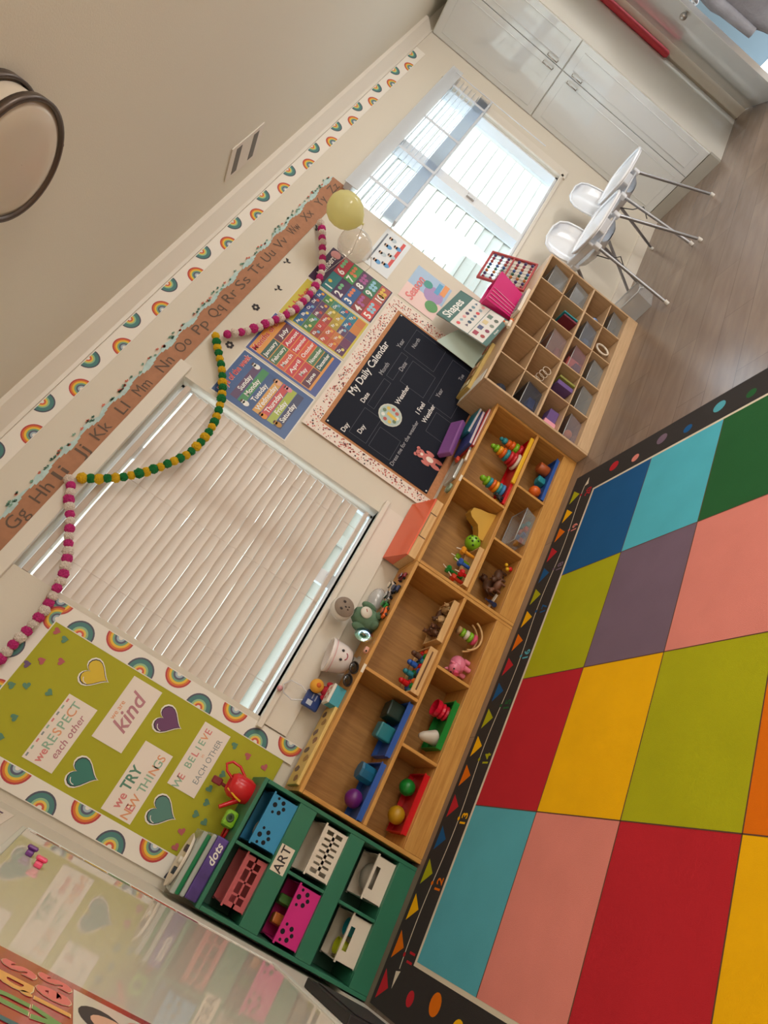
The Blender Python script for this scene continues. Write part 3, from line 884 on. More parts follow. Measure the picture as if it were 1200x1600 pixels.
# ------------------------------------------------------------------ black wall stickers
def sticker(u, v, kind, label):
    F = Flat((0, -.0025, 0)); K = col(44, 38, 40)
    if kind == 'flower':
        for k in range(6):
            an = k * PI / 3; F.shape([(u + .016 * math.cos(an) + .009 * math.cos(2 * PI * i / 9), v + .016 * math.sin(an) + .009 * math.sin(2 * PI * i / 9)) for i in range(9)], 0, K, .0008)
    else:
        s = -1 if kind == 'one' else 1
        F.shape([(u, v), (u + .024, v + .02), (u + .028, v + .002), (u + .012, v - .006)], 0, K, .0008)
        F.shape([(u, v), (u + .012, v - .008), (u + .018, v - .024), (u + .003, v - .018)], 0, K, .0008)
        F.shape([(u, v), (u - .004, v - .016), (u - .02, v - .012), (u - .012, v + .002)][::-1] if kind == 'one' else [(u, v), (u - .014, v + .018), (u - .022, v + .004)], 0, K, .0008)
    tag(F.build('wall_sticker'), label, 'wall sticker')
sticker(2.997, 2.253 - .05, 'one', 'black butterfly sticker just under the far end of the alphabet strip')
sticker(2.604, 2.195, 'two', 'black butterfly sticker above the alphabet poster')
sticker(2.384, 2.125, 'two', 'black butterfly sticker above the gap between months and alphabet posters')
sticker(2.169, 2.150, 'flower', 'round black flower sticker above the months poster')
sticker(1.839, 2.118, 'flower', 'black flower sticker where the pink garland meets the green one')

# ------------------------------------------------------------------ pom-pom garlands
def pom_mesh(seed, m):
    b = bmesh.new(); bmesh.ops.create_icosphere(b, subdivisions=4, radius=1)
    rq = random.Random(seed)
    for v in b.verts:
        n = v.co.normalized()
        k = 1 + .10 * noise.noise(n * 3.1 + Vector((seed, 0, 0))) + rq.uniform(-.13, .09)
        v.co = n * k
    me = bpy.data.meshes.new('pom_pom'); b.to_mesh(me); b.free(); me.materials.append(m)
    for p in me.polygons: p.use_smooth = False
    return me
def yarn(name, c): return mat(name, c, .95, bump=.6, bscale=200, vary=.12, vscale=30)
POM = {k: [pom_mesh(i + 3, yarn('yarn_' + k, c)) for i in range(3)] for k, c in
       dict(pink=(206, 52, 132), white=(238, 224, 212), green=(20, 124, 62), yellow=(232, 186, 28)).items()}
def spline(pts, n):
    d = [0]
    for a, b in zip(pts, pts[1:]): d.append(d[-1] + math.dist(a, b))
    out = []
    for i in range(n):
        s = d[-1] * i / (n - 1); k = 0
        while k < len(pts) - 2 and d[k + 1] < s: k += 1
        f = (s - d[k]) / (d[k + 1] - d[k]); out.append((pts[k][0] + (pts[k + 1][0] - pts[k][0]) * f, pts[k][1] + (pts[k + 1][1] - pts[k][1]) * f))
    return out
def garland(label, pts, n, cols, r):
    t = thing('pom_pom_garland', label, 'garland', (pts[0][0], -.046, pts[0][1]))
    P = spline(pts, n); q = random.Random(n)
    MB().tube([(x - pts[0][0], 0, z - pts[0][1]) for x, z in P], .002, col(226, 220, 210), n=5).build('string', t)
    for i, (x, z) in enumerate(P):
        c = cols[i % len(cols)]
        o = bpy.data.objects.new('pom_pom', POM[c][q.randrange(3)]); C.objects.link(o); o.parent = t
        o.location = (x - pts[0][0], q.uniform(-.006, .004), z - pts[0][1])
        o.scale = [r * q.uniform(.92, 1.12)] * 3; o.rotation_euler = (q.uniform(0, 6), q.uniform(0, 6), q.uniform(0, 6))
garland('pink and white pom-pom garland curving down to the top of the lime board', [(.66, 2.245), (.633, 2.21), (.574, 2.18), (.508, 2.12), (.435, 2.072), (.365, 2.024), (.29, 1.986), (.206, 1.963), (.12, 1.948), (.039, 1.946), (-.046, 1.954), (-.131, 1.958), (-.2, 1.965)], 28, ['white', 'pink'], .0225)
garland('green and yellow pom-pom garland hanging across the closed blind', [(.70, 2.205), (.754, 2.128), (.817, 2.066), (.885, 2.014), (.966, 1.966), (1.035, 1.931), (1.112, 1.903), (1.198, 1.892), (1.293, 1.893), (1.366, 1.908), (1.449, 1.936), (1.535, 1.975), (1.598, 2.018), (1.66, 2.066), (1.724, 2.128), (1.80, 2.195)], 37, ['yellow', 'green'], .0225)
garland('pink and white pom-pom garland draped over the tops of the wall posters', [(1.86, 2.157), (1.934, 2.099), (2.017, 2.058), (2.112, 2.022), (2.203, 1.986), (2.303, 1.96), (2.436, 1.952), (2.514, 1.956), (2.587, 1.964), (2.665, 1.984), (2.779, 2.041), (2.886, 2.105), (2.985, 2.165), (3.01, 2.19)], 32, ['pink', 'white'], .0235)

# ------------------------------------------------------------------ balloons
def balloon(label, x, z, r, m, y=-.16, tie=(0, 0)):
    t = thing('balloon', label, 'balloon', (x, y, z))
    MB().lathe([(0.001, -1.18 * r), (r * .12, -1.13 * r), (r * .45, -.98 * r), (r * .75, -.72 * r), (r * .95, -.32 * r), (r, .05 * r), (r * .93, .42 * r), (r * .72, .74 * r), (r * .4, .95 * r), (0.001, 1.02 * r)], m, n=28, cap=False).build('skin', t)
    MB().lathe([(.004, -1.17 * r), (.011, -1.25 * r), (.003, -1.25 * r)], m, n=10).build('knot', t)
    MB().tube([(0, 0, -1.24 * r), (tie[0] * .4, -y * .5, -1.45 * r), (tie[0], -y - .001, -1.30 * r + tie[1])], .0015, col(226, 220, 210), n=5).build('ribbon', t)
balloon('pale yellow balloon at the far end of the pink garland', 2.885, 2.060, .110, translucent('yellow_rubber', (244, 240, 186), .55, .12), -.36, (-.16, .06))
balloon('clear balloon hanging below the yellow balloon', 2.955, 1.925, .108, see_through('clear_rubber', (240, 234, 226), .90, .04, .8), -.125)

# ------------------------------------------------------------------ ceiling fittings
t = thing('ceiling_light', 'round flush ceiling light with bronze rings and frosted glass', 'ceiling light', (.912, -1.448, H))
BZ = mat('bronze', (96, 84, 76), .38, metal=.7)
MB().lathe([(.17, 0), (.17, -.012), (.05, -.02)], M_CEIL, n=48).build('ceiling_plate', t)
MB().lathe([(.190, -.001), (.200, -.001), (.200, -.030), (.190, -.030), (.190, -.001)], BZ, n=56, cap=False).build('upper_ring', t)
MB().lathe([(.184, -.092), (.197, -.092), (.197, -.116), (.184, -.116), (.184, -.092)], BZ, n=56, cap=False).build('lower_ring', t)
MB().lathe([(.183, -.03), (.1835, -.106), (.16, -.116), (.11, -.122), (.05, -.125), (.001, -.126)], mat('frosted_glass', (214, 202, 184), .18, spec=.6), n=56, cap=False).build('glass_bowl', t)
for k in range(3):
    a = math.radians(15 + 120 * k)
    MB().ball((.203 * math.cos(a), .203 * math.sin(a), -.103), .009, BZ, seg=10, rings=8).cyl((.194 * math.cos(a), .194 * math.sin(a), -.103), (.194 * math.cos(a), .194 * math.sin(a), -.01), .004, BZ).build('screw', t)
t = thing('ceiling_vent', 'white ceiling air vent with two dark slots', 'vent', (2.755, -.355, H))
MB().rbox(-.17, .17, -.115, .115, -.008, -.0005, mat('vent_plate', (228, 220, 208), .6), .002).build('plate', t)
for x in (-.09, .09):
    MB().box(x - .028, x + .028, -.09, .09, -.0095, -.0082, col(110, 106, 100)).build('slot', t)
# ================================================================== shelf units
M_OAK = wood('oak_veneer', (190, 132, 62), (218, 164, 88), 0, 10)
M_OAKV = wood('oak_veneer_upright', (190, 132, 62), (218, 164, 88), 2, 10)
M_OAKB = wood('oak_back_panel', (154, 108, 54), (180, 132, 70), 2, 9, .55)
M_OAKE = mat('oak_edge', (222, 172, 100), .45)
M_MAP = wood('maple_veneer', (196, 162, 124), (214, 182, 144), 0, 10)
M_MAPV = wood('maple_veneer_upright', (192, 158, 120), (212, 180, 142), 2, 10)
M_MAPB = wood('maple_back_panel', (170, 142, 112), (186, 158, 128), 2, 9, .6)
M_GRN = mat('green_laminate', (50, 120, 92), .42, vary=.04)
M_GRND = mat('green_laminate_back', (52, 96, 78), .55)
PB = lambda t, n, *a: box_part(n, t, *a[:6], a[6], .002)
def oak_unit(x, label, lower, upper):
    W, D, Hh = 1.236, .262, .640
    t = thing('shelf_unit', label, 'shelf unit', (x, 0, 0), group='low oak shelf units')
    PB(t, 'side_panel', 0, .018, -D, -.016, 0, Hh - .019, M_OAKV); PB(t, 'side_panel', W - .018, W, -D, -.016, 0, Hh - .019, M_OAKV)
    PB(t, 'top_panel', 0, W, -D, -.016, Hh - .018, Hh, M_OAK)
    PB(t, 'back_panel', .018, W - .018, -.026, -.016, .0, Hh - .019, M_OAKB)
    PB(t, 'middle_shelf', .0185, W - .0185, -D, -.0265, .300, .318, M_OAK)
    PB(t, 'bottom_shelf', .0185, W - .0185, -D + .018, -.0265, .082, .100, M_OAK)
    PB(t, 'kick_board', .0185, W - .0185, -D, -D + .016, 0, .100, M_OAK)
    for u in upper: PB(t, 'divider', u - .008, u + .008, -D, -.0265, .3185, Hh - .0185, M_OAKV)
    for u in lower: PB(t, 'divider', u - .008, u + .008, -D + .001, -.0265, .1005, .2995, M_OAKV)
    return t
oak_unit(.0, 'low oak shelf unit right of the green shelf, under the closed blind', (.400, .815), (.610,))
oak_unit(1.238, 'low oak shelf unit under the black calendar board, holding stacking toys', (.402, .806), (.612,))

def cubby_unit():
    x0, W, D, Hh = 2.478, 1.372, .352, .812
    t = thing('cubby_shelf', 'pale maple cubby shelf with twenty compartments below the bright window', 'shelf unit', (x0, -.008, 0))
    PB(t, 'side_panel', 0, .016, -D, -.016, 0, Hh - .017, M_MAPV); PB(t, 'side_panel', W - .016, W, -D, -.016, 0, Hh - .017, M_MAPV)
    PB(t, 'top_panel', 0, W, -D, -.016, Hh - .016, Hh, M_MAP)
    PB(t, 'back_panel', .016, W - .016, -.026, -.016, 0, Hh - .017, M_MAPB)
    PB(t, 'kick_board', .0165, W - .0165, -D, -D + .014, 0, .075, M_MAP)
    for z, q in ((.075, 0), (.236, .012), (.402, 0), (.596, .012)):
        PB(t, 'cubby_shelf_board', .0165, W - .0165, -D + q, -.0265, z, z + (.014 if q == 0 else .008), M_MAP)
    zs = [(.0895, .2355), (.2445, .4015), (.4165, .5955), (.6045, .7955)]
    for k in range(1, 5):
        u = k * W / 5
        for a, b in zs: PB(t, 'divider', u - .005, u + .005, -D + .006, -.0265, a, b, M_MAPV)
cubby_unit()

def green_unit():
    x0, W, D, Hh = -.533, .516, .250, .790
    t = thing('green_shelf', 'dark green six-compartment shelf with an ART label in the near corner', 'shelf unit', (x0, 0, 0))
    PB(t, 'side_panel', 0, .016, -D, -.018, 0, Hh - .019, M_GRN); PB(t, 'side_panel', W - .016, W, -D, -.018, 0, Hh - .019, M_GRN)
    PB(t, 'top_panel', 0, W, -D, -.018, Hh - .018, Hh, M_GRN)
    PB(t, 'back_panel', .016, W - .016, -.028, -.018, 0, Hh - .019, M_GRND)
    for a, b, c in ((0, .088, .088), (.272, .345, .285), (.52, .604, .545)):
        PB(t, 'front_rail', .0165, W - .0165, -D, -D + .014, a, b, M_GRN)
        PB(t, 'inner_shelf', .0165, W - .0165, -D + .0145, -.0285, b - .016, b, M_GRN)
    for a, b in ((.0885, .2715), (.3455, .5195), (.6045, .7715)):
        PB(t, 'divider', .251, .263, -D + .002, -.0285, a, b, M_GRN)
    F = Flat((0, -D - .0015, 0)); F.sheet(.232, .335, .535, .597, .0008, mat('label_paper', (232, 218, 198), .6))
    F.text('ART', .2835, .566, .054, 1, col(50, 44, 44), bold=.01); F.build('name_label', t)
green_unit()

# ================================================================== things in the green shelf
def perforated(w, h, d, m, kind, taper=.0):
    """open basket: front wall of strips round its holes; origin at the base centre, front towards -y"""
    b = MB(); t = .003
    b.box(-w / 2, w / 2, -d / 2, d / 2, 0, t, m)
    b.box(-w / 2, w / 2, d / 2 - t, d / 2, t, h, m); b.box(-w / 2, -w / 2 + t, -d / 2, d / 2, t, h, m); b.box(w / 2 - t, w / 2, -d / 2, d / 2, t, h, m)
    y0, y1 = -d / 2, -d / 2 + t
    if kind == 'slots':
        nx, nz = 7, 2; mx, mz = .016, .02
        cw = (w - 2 * mx) / nx; chh = (h - 2 * mz) / nz
        b.box(-w / 2, w / 2, y0, y1, t, mz, m); b.box(-w / 2, w / 2, y0, y1, h - mz, h, m)
        b.box(-w / 2, -w / 2 + mx, y0, y1, mz, h - mz, m); b.box(w / 2 - mx, w / 2, y0, y1, mz, h - mz, m)
        b.box(-w / 2 + mx, w / 2 - mx, y0, y1, mz + chh - .006, mz + chh + .006, m)
        for i in range(1, nx): b.box(-w / 2 + mx + i * cw - .0075, -w / 2 + mx + i * cw + .0075, y0, y1, mz, h - mz, m)
    elif kind == 'holes':
        K = mat('hole_shadow', (24, 24, 30), .9)
        b.box(-w / 2, w / 2, y0, y1, t, h, m)
        for cx in (-w * .30, w * .30):
            for u, v, r in ((0, .03, .010), (-.020, .0, .009), (.020, .0, .009), (0, -.012, .008), (-.028, .026, .006), (.028, .026, .006)):
                b.X = T(cx + u, y0 - .0004, h * .52 + v) @ RX(90); b.lathe([(r, 0), (.0001, 0)], K, n=12, cap=False); b.X = Matrix.Identity(4)
    elif kind == 'grid':
        b.box(-w / 2, w / 2, y0, y1, t, .02, m); b.box(-w / 2, w / 2, y0, y1, h - .022, h, m)
        b.box(-w / 2, -w / 2 + .02, y0, y1, .02, h - .022, m); b.box(w / 2 - .02, w / 2, y0, y1, .02, h - .022, m)
        for i in range(1, 4): b.box(-w / 2 + i * w / 4 - .004, -w / 2 + i * w / 4 + .004, y0, y1, .02, h - .022, m)
        b.box(-w / 2, w / 2, y0, y1, h / 2 - .004, h / 2 + .004, m)
    elif kind == 'handle':
        b.box(-w / 2, w / 2, y0, y1, t, h - .035, m); b.box(-w / 2, w / 2, y0, y1, h - .014, h, m)
        b.box(-w / 2, -.045, y0, y1, h - .035, h - .014, m); b.box(.045, w / 2, y0, y1, h - .035, h - .014, m)
    # rim
    b.box(-w / 2 - .005, w / 2 + .005, -d / 2 - .005, -d / 2, h - .008, h, m); b.box(-w / 2 - .005, w / 2 + .005, d / 2, d / 2 + .004, h - .008, h, m)
    return b
def basket(name, label, x, y, z, w, h, d, m, kind, rz=0):
    t = thing(name, label, 'basket', (x, y, z), rz)
    perforated(w, h, d, m, kind).build('basket_body', t)
    return t
PL = lambda n, c, r=.35: mat('plastic_' + n, c, r)
basket('plastic_basket', 'sky blue basket with round holes, upper right of the green shelf', -.150, -.145, .6045, .204, .118, .18, PL('sky', (58, 150, 196)), 'holes')
basket('plastic_basket', 'dusty pink lattice basket, upper left of the green shelf', -.385, -.140, .6045, .195, .098, .17, PL('dusty', (196, 96, 100)), 'grid')
basket('plastic_basket', 'white slotted basket in the middle right of the green shelf', -.150, -.150, .3455, .200, .115, .18, PL('offwhite', (232, 220, 202)), 'slots')
basket('plastic_basket', 'hot pink basket with round holes, middle left of the green shelf', -.398, -.145, .3455, .215, .105, .18, PL('hotpink', (218, 48, 136)), 'holes')
basket('plastic_bin', 'white bin with a handle slot, lower right of the green shelf', -.135, -.145, .0885, .175, .095, .17, PL('offwhite', (232, 220, 202)), 'handle')
basket('plastic_bin', 'white bin holding yellow and teal toys, lower left of the green shelf', -.375, -.145, .0885, .175, .095, .17, PL('offwhite', (232, 220, 202)), 'handle')

def single(name, mb, label, cat, loc=(0, 0, 0), rz=0, group=None, tilt=None):
    o = mb.build(name, None, loc, tilt if tilt else (0, 0, math.radians(rz)))
    return tag(o, label, cat, group)
single('toy_cup', MB().lathe([(.024, 0), (.032, .07), (.029, .07), (.022, .006)], PL('lemon', (206, 214, 40)), n=20), 'lemon yellow cup standing in the lower left white bin', 'cup', (-.415, -.14, .0920))
single('toy_cup', MB().lathe([(.026, 0), (.034, .06), (.031, .06), (.024, .006)], PL('aqua', (34, 156, 170)), n=20), 'teal cup beside the lemon cup in the lower left bin', 'cup', (-.338, -.14, .0920))
single('plastic_bag', MB().ball((0, 0, .045), .05, see_through('bag_film', (214, 206, 190), .45, .3), (1.2, 1, .9), 14, 9), 'crumpled clear bag filling the lower right white bin', 'bag', (-.135, -.13, .092))
single('toy_block', MB().rbox(-.02, .02, -.02, .02, 0, .11, PL('carrot', (214, 120, 50)), .006), 'orange toy standing in the hot pink basket', 'toy', (-.44, -.12, .3485), 12)
single('toy_block', MB().rbox(-.018, .018, -.018, .018, 0, .125, PL('leaf', (86, 130, 60)), .006), 'green toy standing in the hot pink basket', 'toy', (-.37, -.13, .3485), 20)
single('paper_towel_bundle', MB().ball((0, 0, .05), .05, mat('tissue', (206, 200, 190), .8, bump=.6, bscale=30), (1.1, .9, .9), 12, 8), 'crumpled grey tissue heaped in the sky blue basket', 'tissue', (-.19, -.12, .6075))

# things on the green shelf
def watering_can():
    t = thing('toy_watering_can', 'red toy watering can on the green shelf top', 'watering can', (-.095, -.135, .790), 15)
    R = PL('red', (206, 28, 34), .25)
    MB().lathe([(.045, 0), (.052, .02), (.05, .085), (.036, .105), (.033, .105), (.03, .09)], R).build('can_body', t)
    MB().tube([(.02, 0, .10), (.035, 0, .135), (.06, 0, .15), (.08, 0, .13), (.078, 0, .09), (.05, 0, .05)], .006, R).build('handle', t)
    MB().tube([(-.045, 0, .035), (-.08, 0, .07), (-.105, 0, .095)], [.013, .009, .008], R).build('spout', t)
    MB().tube([(-.03, -.02, .102), (-.05, -.03, .06), (-.052, -.02, .03)], .004, PL('yellow', (232, 180, 30))).build('yellow_cord', t, label='yellow cord')
watering_can()
t = thing('toy_brush', 'dark red toy brush standing behind the watering can', 'toy brush', (-.12, -.075, .790))
MB().cyl((0, 0, 0), (.01, 0, .12), .007, PL('maroon', (130, 30, 40))).build('handle', t)
MB().rbox(-.004, .026, -.010, .010, .12, .165, PL('maroon', (130, 30, 40)), .005).build('head', t)
t = thing('tape_dispenser', 'lime green tape dispenser on the green shelf, beside the watering can', 'tape dispenser', (-.215, -.150, .790), 10)
MB().rbox(-.035, .035, -.02, .02, 0, .055, PL('limeplastic', (132, 190, 40), .25), .014).build('shell', t)
b = MB(); b.X = T(0, -.021, .032) @ RX(90); b.lathe([(.017, 0), (.017, .003), (.008, .003), (.008, 0)], col(70, 90, 50), n=20); b.build('tape_core', t)
single('toy_bracelet', MB().tube([(.03 * math.cos(a * PI / 10), .03 * math.sin(a * PI / 10), .008) for a in range(20)], .006, PL('red', (206, 28, 34), .25), closed=True), 'small red ring lying on the green shelf in front of the dispenser', 'ring', (-.262, -.10, .790))
# stacked cases, near end
def case(name, label, x, y, z, w, d, h, m, lid=None, mark=None, rz=0):
    t = thing(name, label, 'storage case', (x, y, z), rz)
    MB().rbox(-w / 2, w / 2, -d / 2, d / 2, 0, h, m, .006).build('case_body', t)
    if lid: MB().rbox(-w / 2 - .004, w / 2 + .004, -d / 2 - .004, d / 2 + .004, h - .016, h + .004, lid, .004).build('lid', t)
    if mark:
        F = Flat((0, -d / 2 - (.0055 if False else .0015), 0)); F.text(mark, w * .22, h * .5, .045, 1, col(236, 232, 226), bold=.02, shear=.3); F.build('lettering', t)
    return t
case('storage_case', 'purple and blue flat case with white script, lowest of the stack on the green shelf', -.405, -.150, .790, .235, .17, .052, mat('case_purple', (84, 62, 132), .3, vary=.35, vscale=12), None, 'dots')
case('storage_case', 'clear flat case between the purple case and the green tub', -.408, -.150, .843, .235, .17, .020, see_through('case_clear', (216, 222, 216), .4, .12))
case('storage_tub', 'green lidded tub, third of the stack on the green shelf', -.415, -.150, .864, .225, .165, .034, PL('deepgreen', (12, 122, 74), .3), see_through('case_clear', (216, 222, 216), .4, .12))
t = thing('paint_tray', 'white oval paint tray on top of the green tub', 'tray', (-.425, -.150, .9035))
MB().lathe([(.085, 0), (.098, .014), (.094, .014), (.08, .004), (.001, .004)], PL('offwhite', (232, 220, 202))).build('tray_body', t).scale = (1.05, .78, 1)
for u, c in ((-.04, (40, 50, 60)), (.0, (232, 226, 210)), (.045, (70, 60, 66))):
    MB().lathe([(.014, 0), (.014, .016), (.010, .016)], PL('pot%d' % c[0], c), c=(u, -.02, .0045), n=14).build('paint_pot', t)

# ================================================================== oak unit one: upper shelf z .318, lower shelf z .100
def tray(label, x, y, z, w, d, h, m, rz=0, name='toy_tray'):
    b = MB(); t = .004
    b.box(-w / 2, w / 2, -d / 2, d / 2, 0, t, m); b.box(-w / 2, w / 2, -d / 2, -d / 2 + t, t, h, m); b.box(-w / 2, w / 2, d / 2 - t, d / 2, t, h, m)
    b.box(-w / 2, -w / 2 + t, -d / 2 + t, d / 2 - t, t, h, m); b.box(w / 2 - t, w / 2, -d / 2 + t, d / 2 - t, t, h, m)
    b.box(-w / 2 - .004, w / 2 + .004, -d / 2 - .004, -d / 2, h - .006, h, m)
    return single(name, b, label, 'tray', (x, y, z), rz)
BLU = PL('blue', (44, 92, 176)); RED = PL('red', (206, 28, 34), .25); GRE = PL('green', (24, 134, 50)); YEL = PL('yellow', (232, 180, 30)); ORA = PL('orange', (228, 104, 32)); TEA = PL('tealtoy', (40, 128, 140)); PUR = PL('purple', (108, 36, 120)); PNK = PL('pink', (232, 130, 156), .3); LIM = PL('limeplastic', (132, 190, 40), .25); WHP = PL('offwhite', (232, 220, 202)); DRK = PL('dark', (30, 52, 44)); BRN = mat('plastic_brown', (96, 62, 40), .55, vary=.2, vscale=30)
tray('blue tray with a dark green cube, upper shelf of the near oak unit', .456, -.150, .3185, .27, .17, .028, BLU)
tray('blue tray with teal and purple shapes at the left end of the near oak unit', .157, -.150, .3185, .26, .17, .028, BLU)
single('toy_cube', MB().rbox(-.042, .042, -.042, .042, 0, .088, DRK, .008), 'dark green cube on the blue tray', 'toy block', (.532, -.15, .3235), 8)
single('toy_box', MB().rbox(-.038, .038, -.035, .035, 0, .082, TEA, .008), 'teal block beside the dark green cube', 'toy block', (.43, -.14, .3235), -6)
single('toy_octagon', MB().lathe([(.04, 0), (.044, .01), (.044, .068), (.04, .078)], mat('plastic_petrol', (28, 104, 140), .35), n=8, smooth=False), 'petrol blue eight-sided block on the left tray', 'toy block', (.225, -.145, .3235), 10)
single('toy_ball', MB().ball((0, 0, .042), .042, PUR), 'purple ball on the left blue tray', 'ball', (.105, -.15, .3235))
def wood_box(label, x, y, z, w, d, h, rz=0, slot=False):
    t = thing('wooden_tray', label, 'wooden tray', (x, y, z), rz); m = wood('light_pine', (206, 164, 108), (226, 188, 132), 0, 16)
    q = .007
    MB().box(-w / 2, w / 2, -d / 2, d / 2, 0, q, m).build('base', t)
    for a in ((-w / 2, w / 2, -d / 2, -d / 2 + q), (-w / 2, w / 2, d / 2 - q, d / 2), (-w / 2, -w / 2 + q, -d / 2 + q, d / 2 - q), (w / 2 - q, w / 2, -d / 2 + q, d / 2 - q)):
        MB().rbox(*a, q, h, m, .001).build('side', t)
    if slot: MB().box(-w * .42, w * .42, -d / 2 - .0008, -d / 2, h * .42, h * .60, col(110, 70, 36)).build('slot', t)
wood_box('pine tray full of dark animals, right of the centre divider', 1.065, -.155, .3185, .245, .16, .034)
wood_box('pine tray with a long slot full of coloured beads', .768, -.155, .3185, .255, .16, .046, slot=True)
def animal(name, label, x, y, z, m, s=1.0, rz=0, group=None):
    t = thing(name, label, 'toy animal', (x, y, z), rz, group)
    b = MB(); b.ball((0, 0, .034), .022, m, (1.6, .9, .95), 12, 8)
    for u in (-.022, .022):
        for v in (-.01, .01): b.cyl((u, v, .03), (u * 1.05, v, 0), .007, m, .006, 8)
    b.ball((.04, 0, .052), .014, m, (1.2, .9, 1), 10, 7); b.cyl((.02, 0, .04), (.038, 0, .05), .012, m, .01, 8)
    b.cyl((-.033, 0, .04), (-.05, 0, .022), .004, m, .002, 6)
    b.build('body', t)
    e = MB(); e.ball((.036, .009, .066), .005, m, seg=8, rings=6); e.ball((.036, -.009, .066), .005, m, seg=8, rings=6); e.build('ears', t)
    t.scale = (s, s, s); return t
q = random.Random(21)
names = ['dark brown toy animal at the near end of the pine tray', 'brown toy animal second along the pine tray', 'tan toy animal in the middle of the pine tray', 'grey-brown toy animal near the far end of the pine tray', 'brown toy animal at the back of the pine tray', 'tan toy animal leaning at the far end of the pine tray']
for i, (u, v) in enumerate(((.995, -.178), (1.040, -.130), (1.075, -.185), (1.115, -.135), (1.01, -.115), (1.135, -.185))):
    animal('toy_animal', names[i], u, v, .3275, [BRN, mat('plastic_umber', (120, 80, 60), .5), mat('plastic_tan', (186, 150, 104), .5)][i % 3], .86, q.uniform(0, 360), 'animals in the pine tray')
beadc = [TEA, RED, BLU, DRK, ORA, GRE]
bc = ['teal', 'red', 'blue', 'dark green', 'orange', 'green']
for i in range(18):
    u = .655 + (i % 9) * .0275; v = -.185 + (i // 9) * .055
    single('wooden_bead', MB().ball((0, 0, .019), .019, beadc[(i * 5) % 6], seg=12, rings=8), '%s bead in the slotted pine tray' % bc[(i * 5) % 6], 'bead', (u, v + q.uniform(-.006, .006), .3258), group='%s beads in the slotted tray' % bc[(i * 5) % 6])
for i, (c, n) in enumerate(((RED, 'red'), (TEA, 'teal'), (BLU, 'blue'), (BRN, 'brown'))):
    single('toy_peg', MB().cyl((0, 0, 0), (0, 0, .03), .015, c).ball((0, 0, .04), .014, c, seg=12, rings=8), '%s peg figure standing over the beads in the slotted tray' % n, 'toy figure', (.69 + i * .052, -.155, .3625))

# lower shelf
def pig():
    t = thing('toy_pig', 'pink toy pig on the lower shelf of the near oak unit', 'toy pig', (.925, -.155, .102), 38)
    P = PNK
    MB().ball((0, 0, .058), .045, P, (1.25, .95, .95), 20, 14).build('body', t)
    for u in (-.03, .03):
        for v in (-.022, .022): MB().cyl((u, v, .035), (u * 1.05, v * 1.05, 0), .014, P, .013).build('leg', t)
    h = MB().ball((-.05, 0, .078), .034, P, (.9, 1, 1), 16, 12).build('head', t)
    MB().cyl((-.075, 0, .072), (-.094, 0, .070), .015, mat('plastic_pinkdeep', (222, 84, 120), .3), .014).build('snout', h, label='deeper pink snout')
    for v in (-.013, .013):
        MB().ball((-.077, v, .092), .0045, col(20, 18, 20), seg=8, rings=6).build('eye', h)
    for v in (-.022, .022):
        MB().cyl((-.045, v, .100), (-.052, v * 1.2, .122), .010, P, .002, 8).build('ear', h)
pig()
def toy_stand():
    t = thing('rainmaker_toy', 'curved pine rocker with a green and pink ring stack in it, beside the pig', 'toy', (1.085, -.15, .1075))
    m = wood('light_pine', (206, 164, 108), (226, 188, 132), 0, 16)
    b = MB(); pts = [(.085 * math.cos(math.radians(a)), .085 * math.sin(math.radians(a))) for a in range(200, 345, 12)]
    b.X = T(0, .0, .0855) @ RX(90)
    b.tube([(x, y, 0) for x, y in pts], .006, m, 6); b.X = T(0, -.05, .0855) @ RX(90); b.tube([(x, y, 0) for x, y in pts], .006, m, 6)
    b.build('rocker', t)
    cs = [mat('plastic_pinkdeep', (222, 84, 120), .3), LIM, WHP, LIM, mat('plastic_tan', (186, 150, 104), .5)]
    for i in range(5): MB().lathe([(.006, 0), (.030 - i * .002, .003), (.030 - i * .002, .019), (.006, .022)], cs[i], c=(0, -.025, .022 + i * .024), n=18).build('ring', t)
toy_stand()
tray('green tray with a red cup on the lower middle shelf', .600, -.155, .1005, .245, .16, .032, GRE)
def gear_cup(label, x, y, z, m):
    t = thing('toy_cup', label, 'cup', (x, y, z))
    pr = [(.034, 0), (.040, .010), (.034, .02), (.042, .032), (.036, .044), (.044, .056), (.044, .078), (.040, .078), (.034, .01)]
    MB().lathe(pr, m, n=14, smooth=False).build('cup_body', t)
gear_cup('bright red ribbed cup standing in the green tray', .670, -.15, .1060, PL('cherry', (216, 20, 52), .3))
single('toy_cone', MB().lathe([(.038, 0), (.036, .01), (.022, .07), (.012, .09), (.001, .093)], mat('plastic_pearl', (206, 196, 180), .35, vary=.1), n=20), 'pearly white cone leaning in the green tray', 'toy cone', (.535, -.16, .1225), tilt=(math.radians(8), math.radians(-22), 0))
tray('red tray with a green and a yellow ball at the near end, lower shelf', .210, -.155, .1005, .275, .16, .030, RED)
single('toy_ball', MB().ball((0, 0, .039), .039, GRE, seg=20, rings=14), 'green ball on the red tray', 'ball', (.272, -.14, .1055))
single('toy_ball', MB().ball((0, 0, .041), .041, mat('plastic_ochre', (190, 144, 24), .4), seg=20, rings=14), 'ochre yellow ball on the red tray', 'ball', (.140, -.155, .1055))

